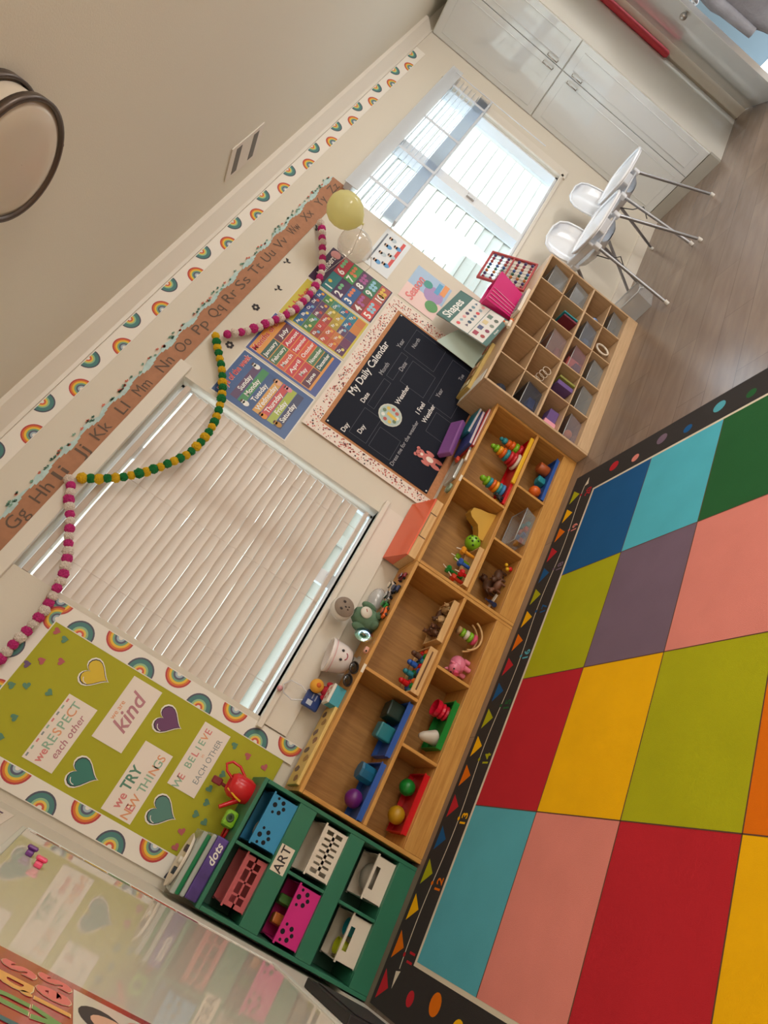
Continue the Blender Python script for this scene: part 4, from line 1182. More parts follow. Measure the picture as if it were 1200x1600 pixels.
# ---- on top of oak unit one (z .640)
def puzzle():
    t = thing('puzzle_board', 'long yellow wooden puzzle board with dark cut-outs on the near oak unit', 'puzzle', (.205, -.150, .640), 2)
    F = MB(); m = mat('puzzle_yellow', (222, 190, 112), .5, vary=.06, vscale=10)
    F.rbox(-.185, .185, -.075, .075, 0, .016, m, .003); F.build('board', t)
    r = random.Random(8)
    for i in range(8):
        u = -.155 + i * .044
        pts = [(u + r.uniform(.012, .02) * math.cos(2 * PI * k / 9), (i % 2) * .05 - .025 + r.uniform(.022, .038) * math.sin(2 * PI * k / 9)) for k in range(9)]
        b = MB(); b.X = T(0, 0, .0163); b.prism(pts, .0008, [col(150, 106, 74), col(120, 96, 90), col(168, 128, 70), col(104, 84, 70)][i % 4]); b.build('cutout', t)
puzzle()
t = thing('game_box', 'small teal and white game box on the near oak unit', 'box', (.435, -.180, .640), 3)
MB().rbox(-.046, .046, -.035, .035, 0, .052, mat('box_teal', (66, 158, 176), .5), .002).build('box_body', t)
MB().rbox(-.047, .047, -.036, .036, .0525, .066, mat('box_white', (228, 224, 214), .5), .002).build('box_lid', t)
F = Flat((0, 0, .0665), (1, 0, 0), (0, 1, 0))
for u, v in ((-.02, .01), (.012, .012), (-.006, -.014), (.026, -.01)): F.disc(u, v, .008, 1, col(196, 60, 60), 8)
F.build('printed_dots', t)
t = thing('toy_doll', 'red plush doll with a round yellow head behind the game box', 'doll', (.455, -.105, .640))
MB().lathe([(.030, 0), (.034, .02), (.028, .06), (.018, .08)], mat('plush_red', (178, 34, 56), .9)).build('body', t)
h = MB().ball((0, 0, .112), .034, mat('plush_yellow', (236, 170, 60), .85)).build('head', t)
MB().ball((0, -.030, .112), .012, mat('plush_orange', (222, 110, 50), .85)).build('nose', h)
for v in (-.034, .034): MB().ball((v, -.01, .055), .014, mat('plush_red', (178, 34, 56), .9), (1, 1, 1.5)).build('arm', t)
def wipes():
    t = thing('hanging_bag', 'blue packet hanging by a clear loop from the blind of the nearer window', 'packet', (.392, -.075, .69))
    MB().rbox(-.040, .040, -.012, .012, 0, .085, mat('packet_blue', (34, 62, 128), .3), .006).build('packet', t)
    F = Flat((0, -.0125, 0)); F.rect(-.028, -.004, .04, .068, 1, col(190, 200, 216)); F.rect(.004, .030, .048, .054, 1, col(150, 160, 190)); F.rect(.0, .030, .03, .036, 1, col(150, 160, 190)); F.build('print', t)
    MB().tube([(-.02, 0, .083), (-.045, .008, .13), (-.035, .012, .18), (0, .012, .198), (.032, .010, .175), (.035, .006, .12), (.02, 0, .083)], .0035, see_through('loop_clear', (232, 232, 236), .25, .1), 8).build('loop', t)
    MB().ball((-.028, .012, .205), .014, mat('plastic_rose', (222, 158, 166), .4), seg=12, rings=8).build('peg', t)
wipes()
def pot():
    t = thing('smiling_pot', 'white pot with a smiling face tilted on the near oak unit', 'pot', (.628, -.135, .672), tilt=(math.radians(0), math.radians(0), math.radians(-12)))
    t.rotation_euler = Euler((math.radians(-5), math.radians(-10), 0)); t.scale = (1.12, 1.12, 1.12)
    MB().lathe([(.040, 0), (.052, .008), (.064, .035), (.072, .085), (.076, .096), (.076, .104), (.070, .104), (.066, .085), (.056, .03), (.001, .012)], mat('ceramic_white', (240, 232, 230), .2, coat=.4), n=36, cap=False).build('pot_body', t)
    MB().lathe([(.0735, .083), (.0745, .087)], mat('ceramic_pink', (226, 176, 180), .3), n=36, cap=False).build('pink_band', t)
    f = MB()
    for u in (-.020, .020):
        f.X = T(u, -.0668, .055); f.ball((0, 0, 0), .006, col(40, 32, 36), (1, .4, 1.1), 10, 8)
    f.X = Matrix.Identity(4)
    f.tube([(.016 * math.sin(math.radians(a)), -.0655 + .002, .042 - .014 * math.cos(math.radians(a))) for a in range(-70, 71, 20)], .0022, col(176, 70, 90), 6)
    f.build('face', t)
pot()
single('pot_stand', MB().lathe([(.05, 0), (.05, .006), (.034, .012), (.034, .030), (.03, .030)], mat('clay_grey', (150, 140, 128), .6), n=24), 'low grey stand under the smiling pot', 'stand', (.628, -.140, .640))
def shades():
    t = thing('sunglasses', 'dark toy sunglasses lying at the front of the near oak unit', 'sunglasses', (.553, -.236, .642), 3)
    K = see_through('smoke_lens', (40, 36, 34), .25, .08, .9)
    b = MB()
    for u in (-.034, .034):
        b.X = T(u, 0, .024) @ RX(-72)
        b.lathe([(.0001, 0), (.028, 0), (.0285, .002), (.0001, .002)], K, n=22, cap=False)
    b.build('lenses', t)
    b = MB()
    for u in (-.034, .034):
        b.X = T(u, 0, .024) @ RX(-72); b.tube([(.029 * math.cos(i * PI / 9), .026 * math.sin(i * PI / 9), 0) for i in range(18)], .0028, col(52, 40, 34), 6, True)
    b.X = Matrix.Identity(4); b.tube([(-.008, 0, .03), (0, -.002, .034), (.008, 0, .03)], .003, col(52, 40, 34))
    for s in (-1, 1): b.tube([(s * .062, 0, .028), (s * .056, .018, .014), (s * .05, .034, .006)], .0025, col(52, 40, 34))
    b.build('frame', t)
shades()
def owl():
    t = thing('plush_robot', 'green plush toy with a round grey face and a white dial on its belly', 'plush toy', (.865, -.120, .640), 6)
    GP = mat('plush_sage', (96, 126, 100), .9, bump=.5, bscale=120, vary=.15, vscale=20)
    MB().lathe([(.045, 0), (.060, .02), (.062, .06), (.045, .11), (.03, .13)], GP).build('body', t)
    h = thing
    b = MB(); b.X = T(-.022, .0, .192) @ RX(90)
    b.lathe([(.0001, .034), (.050, .030), (.060, .014), (.060, -.014), (.050, -.026), (.0001, -.028)], mat('plush_white', (226, 222, 214), .9), n=30, cap=False); hd = b.build('head', t)
    b = MB(); b.X = T(-.022, -.030, .192) @ RX(90); b.lathe([(.0001, .010), (.050, .0075), (.053, .0)], mat('felt_grey', (146, 130, 116), .9, vary=.12, vscale=25), n=28, cap=False); b.build('face', hd)
    for u, v, r in ((-.042, .205, .007), (.0, .205, .007), (-.022, .188, .005), (-.030, .172, .004), (-.014, .172, .004)):
        MB().ball((u, -.040, v), r, col(60, 48, 44), (1, .5, 1.2), 8, 6).build('eye' if v > .2 else 'face_spot', hd)
    b = MB(); b.X = T(.006, -.058, .085) @ RX(90); b.lathe([(.0001, .008), (.028, .007), (.031, 0), (.031, -.004)], mat('dial_white', (222, 216, 204), .4), n=26, cap=False); b.build('belly_dial', t)
    MB().tube([(.006, -.0675, .085), (.018, -.0675, .095)], .002, col(180, 80, 70)).build('dial_hand', t)
    for s in (-1, 1): MB().ball((s * .064, -.015, .075), .022, GP, (1, 1, 1.9)).build('arm', t)
    for s in (-1, 1): MB().ball((s * .03, -.055, .018), .022, GP, (1, 1.5, .8)).build('foot', t)
owl()
def disc_toy():
    t = thing('shiny_disc', 'iridescent silver disc leaning against the plush toy', 'disc', (.768, -.212, .652), tilt=(math.radians(70), 0, math.radians(25)))
    m = bpy.data.materials.new('iridescent'); m.use_nodes = True
    b = m.node_tree.nodes['Principled BSDF']; b.inputs['Metallic'].default_value = 1; b.inputs['Roughness'].default_value = .12
    nt = m.node_tree; tc = nt.nodes.new('ShaderNodeTexCoord'); gr = nt.nodes.new('ShaderNodeTexGradient'); gr.gradient_type = 'RADIAL'; cr = nt.nodes.new('ShaderNodeValToRGB')
    e = cr.color_ramp.elements; e[0].color = (.9, .9, 1, 1); e[1].color = (.9, .9, 1, 1)
    for p, c in ((.15, (.3, .9, .5, 1)), (.3, (.9, .9, .3, 1)), (.45, (.9, .3, .6, 1)), (.6, (.4, .5, 1, 1)), (.8, (.5, 1, .9, 1))):
        x = e.new(p); x.color = c
    nt.links.new(tc.outputs['Object'], gr.inputs['Vector']); nt.links.new(gr.outputs['Color'], cr.inputs['Fac']); nt.links.new(cr.outputs['Color'], b.inputs['Base Color'])
    MB().lathe([(.008, 0), (.046, 0), (.046, .0015), (.008, .0015), (.008, 0)], m, c=(0, .04, 0), n=32, cap=False).build('disc', t)
disc_toy()
# cluttered clear bag of small cars
def car(label, x, y, z, m, rz, s=1.0):
    t = thing('toy_car', label, 'toy car', (x, y, z), rz)
    MB().rbox(-.034, .034, -.015, .015, .006, .020, m, .005).rbox(-.016, .018, -.013, .013, .0195, .032, m, .006).build('car_body', t)
    for u in (-.02, .02):
        for v in (-.015, .015):
            MB().cyl((u, v - .003, .008), (u, v + .003, .008), .008, col(30, 30, 32), n=12).build('wheel', t)
    MB().rbox(-.0165, .0185, -.0135, .0135, .022, .030, see_through('smoke_lens', (40, 36, 34), .25, .08, .9), .004).build('window', t)
    t.scale = (s, s, s)
car('orange toy car in front of the plush toy', .915, -.215, .640, ORA, 20)
car('green toy car beside the orange car', .975, -.160, .640, GRE, 60, 1.1)
car('silver toy car in the row behind the green car', 1.03, -.150, .640, mat('car_silver', (206, 208, 210), .2, metal=.8), 30, 1.2)
car('dark blue toy car near the orange-topped box', 1.065, -.200, .640, mat('plastic_navy', (36, 50, 92), .3), 80, 1.1)
car('white toy car at the back near the orange-topped box', 1.105, -.115, .640, WHP, 50, 1.2)
car('dark red toy car against the orange-topped box', 1.14, -.205, .640, PL('maroon', (130, 30, 40)), 100, 1.0)
single('clear_bag', MB().ball((0, 0, .045), .05, see_through('bag_film2', (232, 236, 240), .62, .10, .8), (1.5, 1, .85), 14, 9), 'shiny clear plastic bag at the back behind the toy cars', 'bag', (1.01, -.062, .6405))
t = thing('toy_dice', 'small white toy with a dark button at the front edge of the near oak unit', 'toy', (.695, -.225, .640))
MB().rbox(-.016, .016, -.012, .012, 0, .022, mat('plastic_blush', (226, 168, 150), .5), .006).build('body', t)
MB().ball((-.008, -.0125, .012), .005, col(30, 28, 30), (1, .5, 1), 8, 6).build('button', t)
for u, lab in ((.600, 'white price tag on the front edge above the centre divider of the near oak unit'), (1.838, 'white price tag on the front edge above the centre divider of the far oak unit')):
    single('shelf_tag', MB().rbox(-.022, .022, -.001, .001, -.007, .007, WHP, .0004), lab, 'tag', (u, -.2635, .632))

# ================================================================== top of the second oak unit
def orange_box():
    t = thing('drawer_box', 'open pine box with an orange lid on the far oak unit', 'box', (1.455, -.125, .640), -1)
    m = wood('light_pine', (206, 164, 108), (226, 188, 132), 0, 16)
    MB().rbox(-.195, .195, -.10, .10, 0, .045, m, .002).build('box_body', t)
    b = MB(); b.X = T(-.195, 0, 0) @ RY(0)
    b.add([(0, -.10, .046), (.39, -.10, .046), (.39, .095, .046), (0, .095, .046), (0, -.10, .055), (.39, -.10, .055), (.39, .095, .115), (0, .095, .115)],
          [(0, 3, 2, 1), (4, 5, 6, 7), (0, 1, 5, 4), (1, 2, 6, 5), (2, 3, 7, 6), (3, 0, 4, 7)], mat('lid_orange', (232, 100, 62), .3, coat=.3))
    b.build('lid', t)
    for u in (-.06, .10): MB().box(u - .003, u + .003, -.1012, -.1, .003, .045, col(110, 76, 46)).build('slot', t)
    MB().box(-.06, .10, -.1010, -.1, .040, .043, col(120, 84, 52)).build('slot', t)
orange_box()
def folder(name, label, x, y, z, w, d, h, m, rz, cat='folder'):
    t = thing(name, label, cat, (x, y, z), rz)
    MB().rbox(-w / 2, w / 2, -d / 2, d / 2, 0, h, m, .004).build('cover', t)
    MB().rbox(-w / 2 + .004, w / 2 - .004, -d / 2 - .0008, d / 2 - .01, h * .2, h * .8, mat('page_edge', (206, 190, 190), .8), .001).build('pages', t)
folder('picture_book', 'red book at the bottom of the stack on the far oak unit', 2.27, -.140, .640, .34, .17, .018, mat('cover_red', (176, 44, 42), .4), 4, 'book')
folder('picture_book', 'blue book second from the bottom of the stack on the far oak unit', 2.25, -.130, .6585, .32, .165, .022, mat('cover_blue', (52, 66, 128), .4), 9, 'book')
folder('picture_book', 'teal book on the blue one at the far end of the stack', 2.345, -.105, .681, .20, .12, .020, mat('cover_teal', (40, 120, 140), .4), -5, 'book')
t = thing('folder_case', 'translucent purple folder case leaning on top of the book stack', 'case', (2.19, -.11, .708), tilt=(math.radians(28), math.radians(-3), math.radians(4)))
MB().rbox(-.15, .14, -.005, .095, 0, .040, see_through('case_violet', (150, 92, 170), .25, .2), .010).build('case_body', t)
case('storage_case', 'clear flat case on the far oak unit left of the books', 1.935, -.140, .640, .16, .12, .020, see_through('case_clear', (216, 222, 216), .4, .12))
single('toy_block', MB().rbox(-.018, .018, -.012, .012, 0, .020, PL('brick', (196, 70, 46)), .003), 'brick red toy block at the edge of the chalk panel on the far oak unit', 'toy block', (2.01, -.165, .6645), 15)
single('marker_pen', MB().cyl((0, 0, .007), (.10, 0, .007), .007, WHP).cyl((.1, 0, .007), (.13, 0, .007), .0075, PL('grey', (150, 150, 150))), 'white marker pen lying at the front of the far oak unit', 'pen', (1.98, -.235, .640), 12)
single('tape_roll', MB().lathe([(.018, 0), (.032, 0), (.032, .018), (.018, .018), (.018, 0)], see_through('case_sage', (150, 176, 150), .3, .2), n=24, cap=False), 'small greenish tape roll on the far oak unit beside the orange-lidded box', 'tape', (1.785, -.19, .640))

# second oak unit, upper shelf
def stacker(label, x, y, z, cs, r0, r1, h, n, rz=0, base=None):
    t = thing('stacking_rings', label, 'stacking toy', (x, y, z), rz)
    if base: MB().lathe([(r0 * 1.05, 0), (r0 * 1.05, .012), (.008, .014)], base).build('base', t)
    z0 = .013 if base else 0; k = (h - z0) / n
    for i in range(n):
        r = r0 + (r1 - r0) * i / (n - 1); c = cs[i]
        MB().lathe([(.006, z0 + i * k), (r * .8, z0 + i * k), (r, z0 + (i + .25) * k), (r, z0 + (i + .75) * k), (r * .8, z0 + (i + 1) * k - .0003), (.006, z0 + (i + 1) * k - .0003)], c, n=24, cap=False).build('ring', t)
    MB().ball((0, 0, h + r1 * .5), r1 * .62, cs[-1]).build('knob', t)
AMB = PL('amber', (238, 158, 36)); TRQ = PL('turquoise', (48, 146, 158)); ROS = PL('scarlet', (198, 40, 48)); BLUL = PL('lightblue', (70, 140, 196))
tray('red tray under the stacking towers on the far oak unit', 2.160, -.150, .3185, .54, .17, .018, RED, name='toy_tray')
single('toy_rack', MB().rbox(-.19, .19, -.008, .008, 0, .024, YEL, .004), 'yellow rack standing along the front of the stacking towers', 'rack', (2.235, -.245, .3185))
stacker('tall tapered ring tower with a lime knob and white base ring', 2.262, -.162, .3235, [WHP, ROS, ROS, TRQ, ORA, AMB, LIM], .056, .026, .175, 7)
stacker('second ring tower with a turquoise top, nearest the far divider', 2.374, -.135, .3235, [ROS, LIM, ORA, ORA, TRQ], .044, .022, .140, 5)
stacker('barrel of even blue, yellow and orange rings with a green knob', 2.030, -.140, .3235, [BLUL, TRQ, AMB, ORA, TRQ, LIM], .044, .032, .135, 6)
animal('toy_panda', 'tiny black and white toy by the barrel of rings', 1.935, -.200, .3235, col(40, 36, 38), .8, 40)
single('toy_block', MB().rbox(-.016, .016, -.014, .014, 0, .034, YEL, .005), 'yellow toy block beside the tiny black and white toy', 'toy block', (1.925, -.155, .3235), 10)
def phone():
    t = thing('toy_shoe', 'yellow toy boot with a red side in the far oak unit', 'toy shoe', (1.735, -.140, .3185), 170)
    b = MB()
    b.X = T(0, .035, 0) @ RX(90)
    b.prism([(-.10, .0), (.085, 0), (.09, .03), (.05, .05), (.02, .07), (.0, .125), (-.02, .145), (-.055, .14), (-.07, .10), (-.08, .05)], .07, mat('plastic_mustard', (214, 168, 66), .4))
    b.build('boot', t)
    MB().rbox(-.09, -.005, -.042, -.0355, .01, .095, ROS, .003).build('side_panel', t)
    MB().tube([(-.02, -.043, .13), (.0, -.046, .08), (.03, -.044, .045), (.075, -.043, .02)], .009, TRQ).build('tongue', t)
    for k in range(3): MB().box(-.045 + k * .006, -.015 + k * .006, -.0358, -.0352, .108 + k * .011, .112 + k * .011, col(96, 66, 24)).build('lace', t)
phone()
def turtle():
    t = thing('toy_ball', 'lime green holed ball between the boot and the wooden tray', 'ball', (1.60, -.150, .3185))
    MB().ball((0, 0, .046), .046, LIM, seg=20, rings=14).build('shell', t)
    for a, e in ((250, 25), (285, 10), (265, 50), (225, 5), (300, 40), (275, -15)):
        p = Vector((math.cos(math.radians(a)) * math.cos(math.radians(e)), math.sin(math.radians(a)) * math.cos(math.radians(e)), math.sin(math.radians(e))))
        MB().ball(tuple(p * .0445 + Vector((0, 0, .046))), .007, col(50, 76, 20), seg=8, rings=6).build('hole', t)
turtle()
wood_box('pine tray of coloured pegs, upper shelf by the joint of the two oak units', 1.42, -.160, .3185, .26, .16, .030)
for i, (u, v, m, s, n) in enumerate(((1.335, -.165, PL('vermilion', (206, 60, 30)), .07, 'orange-red'), (1.385, -.12, GRE, .10, 'dark green'), (1.43, -.18, BLU, .075, 'blue'), (1.475, -.13, LIM, .085, 'lime'), (1.365, -.20, RED, .05, 'red'), (1.50, -.185, AMB, .09, 'amber'))):
    t = thing('toy_screw', '%s chunky peg with a round cap in the tray of pegs' % n, 'toy peg', (u, v, .3258), 20 * i)
    MB().cyl((0, 0, 0), (0, 0, s), .010, m).build('shaft', t); MB().lathe([(.019, s - .02), (.024, s - .014), (.024, s), (.017, s + .006)], m, n=6, smooth=False).build('cap', t)
    MB().cyl((0, 0, s + .006), (.012, 0, s + .03), .003, WHP).build('pin', t)
# second unit, lower shelf
tray('blue tray with two orange toys, lower shelf at the far end', 2.255, -.150, .1005, .34, .17, .022, BLU)
single('toy_ball', MB().ball((0, 0, .038), .038, ORA, seg=20, rings=14), 'orange ball on the far blue tray', 'ball', (2.165, -.16, .1055))
single('toy_block', MB().rbox(-.025, .025, -.025, .025, 0, .055, TRQ, .008), 'turquoise cube between the two orange toys', 'toy block', (2.265, -.15, .1055), 10)
single('toy_cylinder', MB().lathe([(.030, 0), (.036, .006), (.036, .070), (.030, .076)], mat('plastic_rust', (186, 92, 44), .4)), 'rust orange cylinder at the far end of the blue tray', 'toy block', (2.365, -.145, .1055))
def clear_tub(label, x, y, z, w, d, h, tint=(200, 204, 204), rz=0, name='clear_tub'):
    t = thing(name, label, 'plastic tub', (x, y, z), rz); m = see_through('tub_%d_%d' % (tint[0], tint[2]), tint, .72, .15, .7)
    b = MB(); k = .88
    P = lambda s, zz: [(-w / 2 * s, -d / 2 * s, zz), (w / 2 * s, -d / 2 * s, zz), (w / 2 * s, d / 2 * s, zz), (-w / 2 * s, d / 2 * s, zz)]
    b.add(P(k, 0) + P(1, h), [(0, 3, 2, 1), (0, 1, 5, 4), (1, 2, 6, 5), (2, 3, 7, 6), (3, 0, 4, 7)], m)
    b.build('tub_body', t)
    r = MB(); r.tube([(-w / 2, -d / 2, h), (w / 2, -d / 2, h), (w / 2, d / 2, h), (-w / 2, d / 2, h)], .0035, see_through('tub_rim', (226, 230, 232), .3, .1, .8), 6, True); r.build('rim', t)
    return t
clear_tub('clear tub of red and blue bricks on the lower middle shelf, far oak unit', 1.850, -.155, .1005, .24, .16, .075)
q = random.Random(9)
for i, (m, n) in enumerate(((RED, 'red'), (BLU, 'blue'), (RED, 'red'), (TRQ, 'turquoise'), (AMB, 'amber'), (BLU, 'blue'), (ROS, 'red'), (TRQ, 'turquoise'))):
    single('toy_brick', MB().rbox(-.017, .017, -.014, .014, 0, .022, m, .003), '%s brick inside the clear tub of the far oak unit' % n, 'toy brick', (1.785 + (i % 4) * .042, -.185 + (i // 4) * .05, .103), q.uniform(0, 90), group='%s bricks in the clear tub' % n)
animal('toy_animal', 'brown toy horse on the lower near shelf of the far oak unit', 1.52, -.15, .1005, BRN, 1.25, 200)
animal('toy_animal', 'small dark toy animal next to the brown horse', 1.445, -.175, .1005, mat('plastic_umber', (120, 80, 60), .5), 1.0, 150)
animal('toy_animal', 'tall brown toy animal behind the dark one', 1.46, -.09, .1005, BRN, 1.5, 30)
single('toy_flower', MB().ball((0, 0, .03), .012, YEL, seg=10, rings=8).ball((.02, 0, .045), .011, YEL, seg=10, rings=8).ball((.01, 0, .015), .014, RED, seg=10, rings=8), 'small yellow and red bead toy among the brown animals', 'toy', (1.555, -.205, .1015))
t = thing('toy_plane', 'small blue and white toy plane at the near end of that lower shelf', 'toy plane', (1.34, -.165, .1005), 60)
MB().cyl((-.05, 0, .022), (.05, 0, .022), .014, mat('plastic_navy', (36, 50, 92), .3), .009).build('fuselage', t)
MB().rbox(-.012, .018, -.055, .055, .020, .025, WHP, .002).build('wing', t); MB().rbox(.035, .05, -.002, .002, .025, .05, BLU, .001).build('tail_fin', t); MB().cyl((-.02, 0, 0), (-.02, 0, .012), .006, DRK).cyl((.03, 0, 0), (.03, 0, .014), .006, DRK).build('wheels', t)
# ================================================================== contents of the cubby shelf
CX = [2.478 + (k + .5) * 1.372 / 5 for k in range(5)]
CZ = [.6045, .4165, .2445, .0895]
COLN = ['first', 'second', 'third', 'fourth', 'fifth']; ROWN = ['top', 'second', 'third', 'bottom']
def cubby_tub(c, r, tint=(200, 206, 208), extra='', h=None):
    return clear_tub('clear plastic tub%s, %s row, %s compartment of the cubby shelf' % (extra, ROWN[r], COLN[c]), CX[c], -.215, CZ[r] + .0005, .225, .22, h or [.13, .12, .105, .10][r], tint)
cubby_tub(4, 0); cubby_tub(4, 1); cubby_tub(2, 1, (206, 180, 180), ' with a red base'); cubby_tub(3, 2, (170, 180, 196), ' of blue pieces'); cubby_tub(2, 2, (196, 160, 170), ' of pink and blue cards')
cubby_tub(1, 3); cubby_tub(2, 3); cubby_tub(4, 3); cubby_tub(0, 3, (200, 190, 200), ' of orange and purple toys')
cubby_tub(0, 1, (90, 100, 120), ' tinted dark')
def item(name, label, cat, c, r, mb, dx=0, dy=-.2, rz=0, dz=.0008):
    return single(name, mb, label, cat, (CX[c] + dx, dy, CZ[r] + dz), rz)
item('fabric_pouch', 'dark navy rounded pouch in the top row, first compartment', 'pouch', 0, 0, MB().ball((0, 0, .05), .05, mat('cloth_navy', (40, 48, 66), .8), (1.6, 1.2, 1), 16, 10), -.02)
item('toy_box', 'small blue box inside the dark tinted tub', 'toy block', 0, 1, MB().rbox(-.05, .05, -.03, .03, 0, .05, BLU, .004), .02, -.24, 10, .003)
item('toy_box', 'light grey box inside the dark tinted tub', 'toy block', 0, 1, MB().rbox(-.02, .02, -.02, .02, 0, .07, WHP, .004), -.05, -.24, 10, .003)
for k in range(5):
    item('white_cable', 'thin white cable loop in the second row, second compartment', 'cable', 1, 1, MB().tube([(.03 * math.cos(a * PI / 8), .008 * k, .036 + .03 * math.sin(a * PI / 8)) for a in range(16)], .0025, WHP, 6, True), .04, -.30 + .03 * k).__setitem__('group', 'white cable loops')
item('wood_block', 'tall pale wood block in the top row, fourth compartment', 'wood block', 3, 0, MB().rbox(-.018, .018, -.06, .06, 0, .15, M_MAPV, .003), -.10, -.25)
item('picture_book', 'turquoise book upright in the second row, fourth compartment', 'book', 3, 1, MB().rbox(-.006, .006, -.09, .09, 0, .12, TRQ, .002), .03, -.25, 0)
item('picture_book', 'dark red book beside the turquoise book', 'book', 3, 1, MB().rbox(-.008, .008, -.09, .09, 0, .11, mat('cover_wine', (120, 40, 60), .5), .002), .0, -.25, 0)
item('toy_box', 'pale pink box in the third row, first compartment', 'box', 0, 2, MB().rbox(-.035, .035, -.03, .03, 0, .085, mat('box_pink', (232, 158, 176), .5), .004), -.06, -.27, 8)
item('toy_box', 'purple box in the third row, first compartment', 'box', 0, 2, MB().rbox(-.045, .045, -.04, .04, 0, .07, mat('box_purple', (112, 84, 146), .5), .004), .045, -.24, -5)
item('picture_book', 'yellow-green book in the third row, second compartment', 'book', 1, 2, MB().rbox(-.008, .008, -.10, .10, 0, .125, mat('cover_lime', (150, 150, 70), .5), .002), .04, -.24)
item('picture_book', 'purple book beside the yellow-green book', 'book', 1, 2, MB().rbox(-.018, .018, -.10, .10, 0, .12, mat('box_purple', (112, 84, 146), .5), .002), -.0, -.23)
item('card_stack', 'pink card stack inside the tub of pink and blue cards', 'cards', 2, 2, MB().rbox(-.05, .05, -.03, .03, 0, .09, mat('card_pink', (222, 120, 118), .5), .003), .03, -.22, 0, .003)
item('card_stack', 'blue card stack inside the tub of pink and blue cards', 'cards', 2, 2, MB().rbox(-.04, .04, -.03, .03, 0, .05, mat('card_blue', (60, 84, 120), .5), .003), -.05, -.28, 0, .003)
item('foil_packet', 'shiny blue crumpled packet in the third row, fifth compartment', 'packet', 4, 2, MB().ball((0, 0, .035), .035, mat('foil_blue', (110, 140, 190), .2, metal=.6), (1.3, .8, 1), 10, 7), -.05, -.27)
item('blue_block_pile', 'blue block inside the tub of blue pieces', 'toy block', 3, 2, MB().rbox(-.05, .05, -.03, .03, 0, .045, mat('card_blue', (60, 84, 120), .5), .006), 0, -.23, 8, .003)
item('tape_ring', 'white ring standing in the bottom row, fourth compartment', 'ring', 3, 3, MB().tube([(.05 * math.cos(a * PI / 12), 0, .058 + .05 * math.sin(a * PI / 12)) for a in range(24)], .008, WHP, 8, True), .02, -.29, 12)
item('toy_starfish', 'orange toy inside the tub of orange and purple toys', 'toy', 0, 3, MB().ball((0, 0, .03), .03, mat('plastic_apricot', (222, 130, 80), .5), (1.2, .8, 1), 10, 7), .03, -.24, 0, .003)
item('toy_ball', 'purple ball inside the tub of orange and purple toys', 'ball', 0, 3, MB().ball((0, 0, .028), .028, mat('box_purple', (112, 84, 146), .5), seg=12, rings=9), -.05, -.25, 0, .003)
item('red_block', 'dark red block lying in the second row tub', 'toy block', 2, 1, MB().rbox(-.06, .06, -.04, .04, 0, .03, mat('cover_wine', (120, 40, 60), .5), .004), 0, -.22, 0, .003)

# ================================================================== on top of the cubby shelf (z .812)
def abacus():
    t = thing('abacus', 'red-framed bead abacus leaning on the cubby shelf against the bright window', 'abacus', (3.745, -.175, .819), tilt=(math.radians(-25), 0, 0))
    R = mat('abacus_red', (176, 64, 66), .45); w, h = .17, .36
    for x in (-w, w - .016): MB().rbox(x, x + .016, -.010, .010, 0, h, R, .003).build('upright', t)
    for z in (0, h - .016, h * .5 - .006): MB().rbox(-w + .0165, w - .0165, -.009, .009, z, z + (.012 if .01 < z < h - .03 else .016), R, .003).build('cross_bar', t)
    cs = [(150, 60, 90), (70, 60, 110), (196, 120, 60), (60, 110, 90), (56, 90, 150), (170, 70, 60)]
    for k in range(8):
        x = -w + .035 + k * (2 * w - .07) / 7
        rod = MB().cyl((x, 0, .016), (x, 0, h - .016), .002, M_METAL, n=6).build('rod', t)
        m = mat('abacus_bead_%d' % (k % 6), cs[k % 6], .35)
        for g in (.022, .075, .125, .205, .255, .310):
            MB().lathe([(.003, 0), (.0115, .004), (.0115, .018), (.003, .022)], m, c=(x, 0, g), n=10).build('bead', rod)
abacus()
def pink_pail():
    t = thing('pink_basket', 'bright pink ribbed basket with a loop handle on the cubby shelf', 'basket', (3.345, -.155, .813), -2)
    m = translucent('plastic_magenta', (226, 44, 132), .18, .3)
    b = MB(); a, c, h = .125, .155, .225
    P = lambda s, z, q: [(-s, -q, z), (s, -q, z), (s, q, z), (-s, q, z)]
    b.add(P(a, 0, .07) + P(c, h, .095) + P(c - .006, h, .089) + P(a - .006, .006, .064), [(0, 3, 2, 1), (0, 1, 5, 4), (1, 2, 6, 5), (2, 3, 7, 6), (3, 0, 4, 7), (4, 5, 9, 8), (5, 6, 10, 9), (6, 7, 11, 10), (7, 4, 8, 11), (8, 9, 13, 12), (9, 10, 14, 13), (10, 11, 15, 14), (11, 8, 12, 15), (12, 13, 14, 15)], m)
    b.build('basket_body', t)
    for k in range(4):
        x = -.105 + k * .028
        MB().tube([(x, -.0735 , .01), (x * 1.2, -.0975, h - .012)], .0035, mat('rib_pink', (240, 150, 190), .3), 6).build('rib', t)
    MB().tube([(-c, 0, h - .02), (-c - .02, 0, h), (-c - .03, 0, h + .045), (-c - .005, 0, h + .06), (-c + .02, 0, h + .02), (-c + .004, 0, h - .005)], .008, m).build('handle', t)
pink_pail()
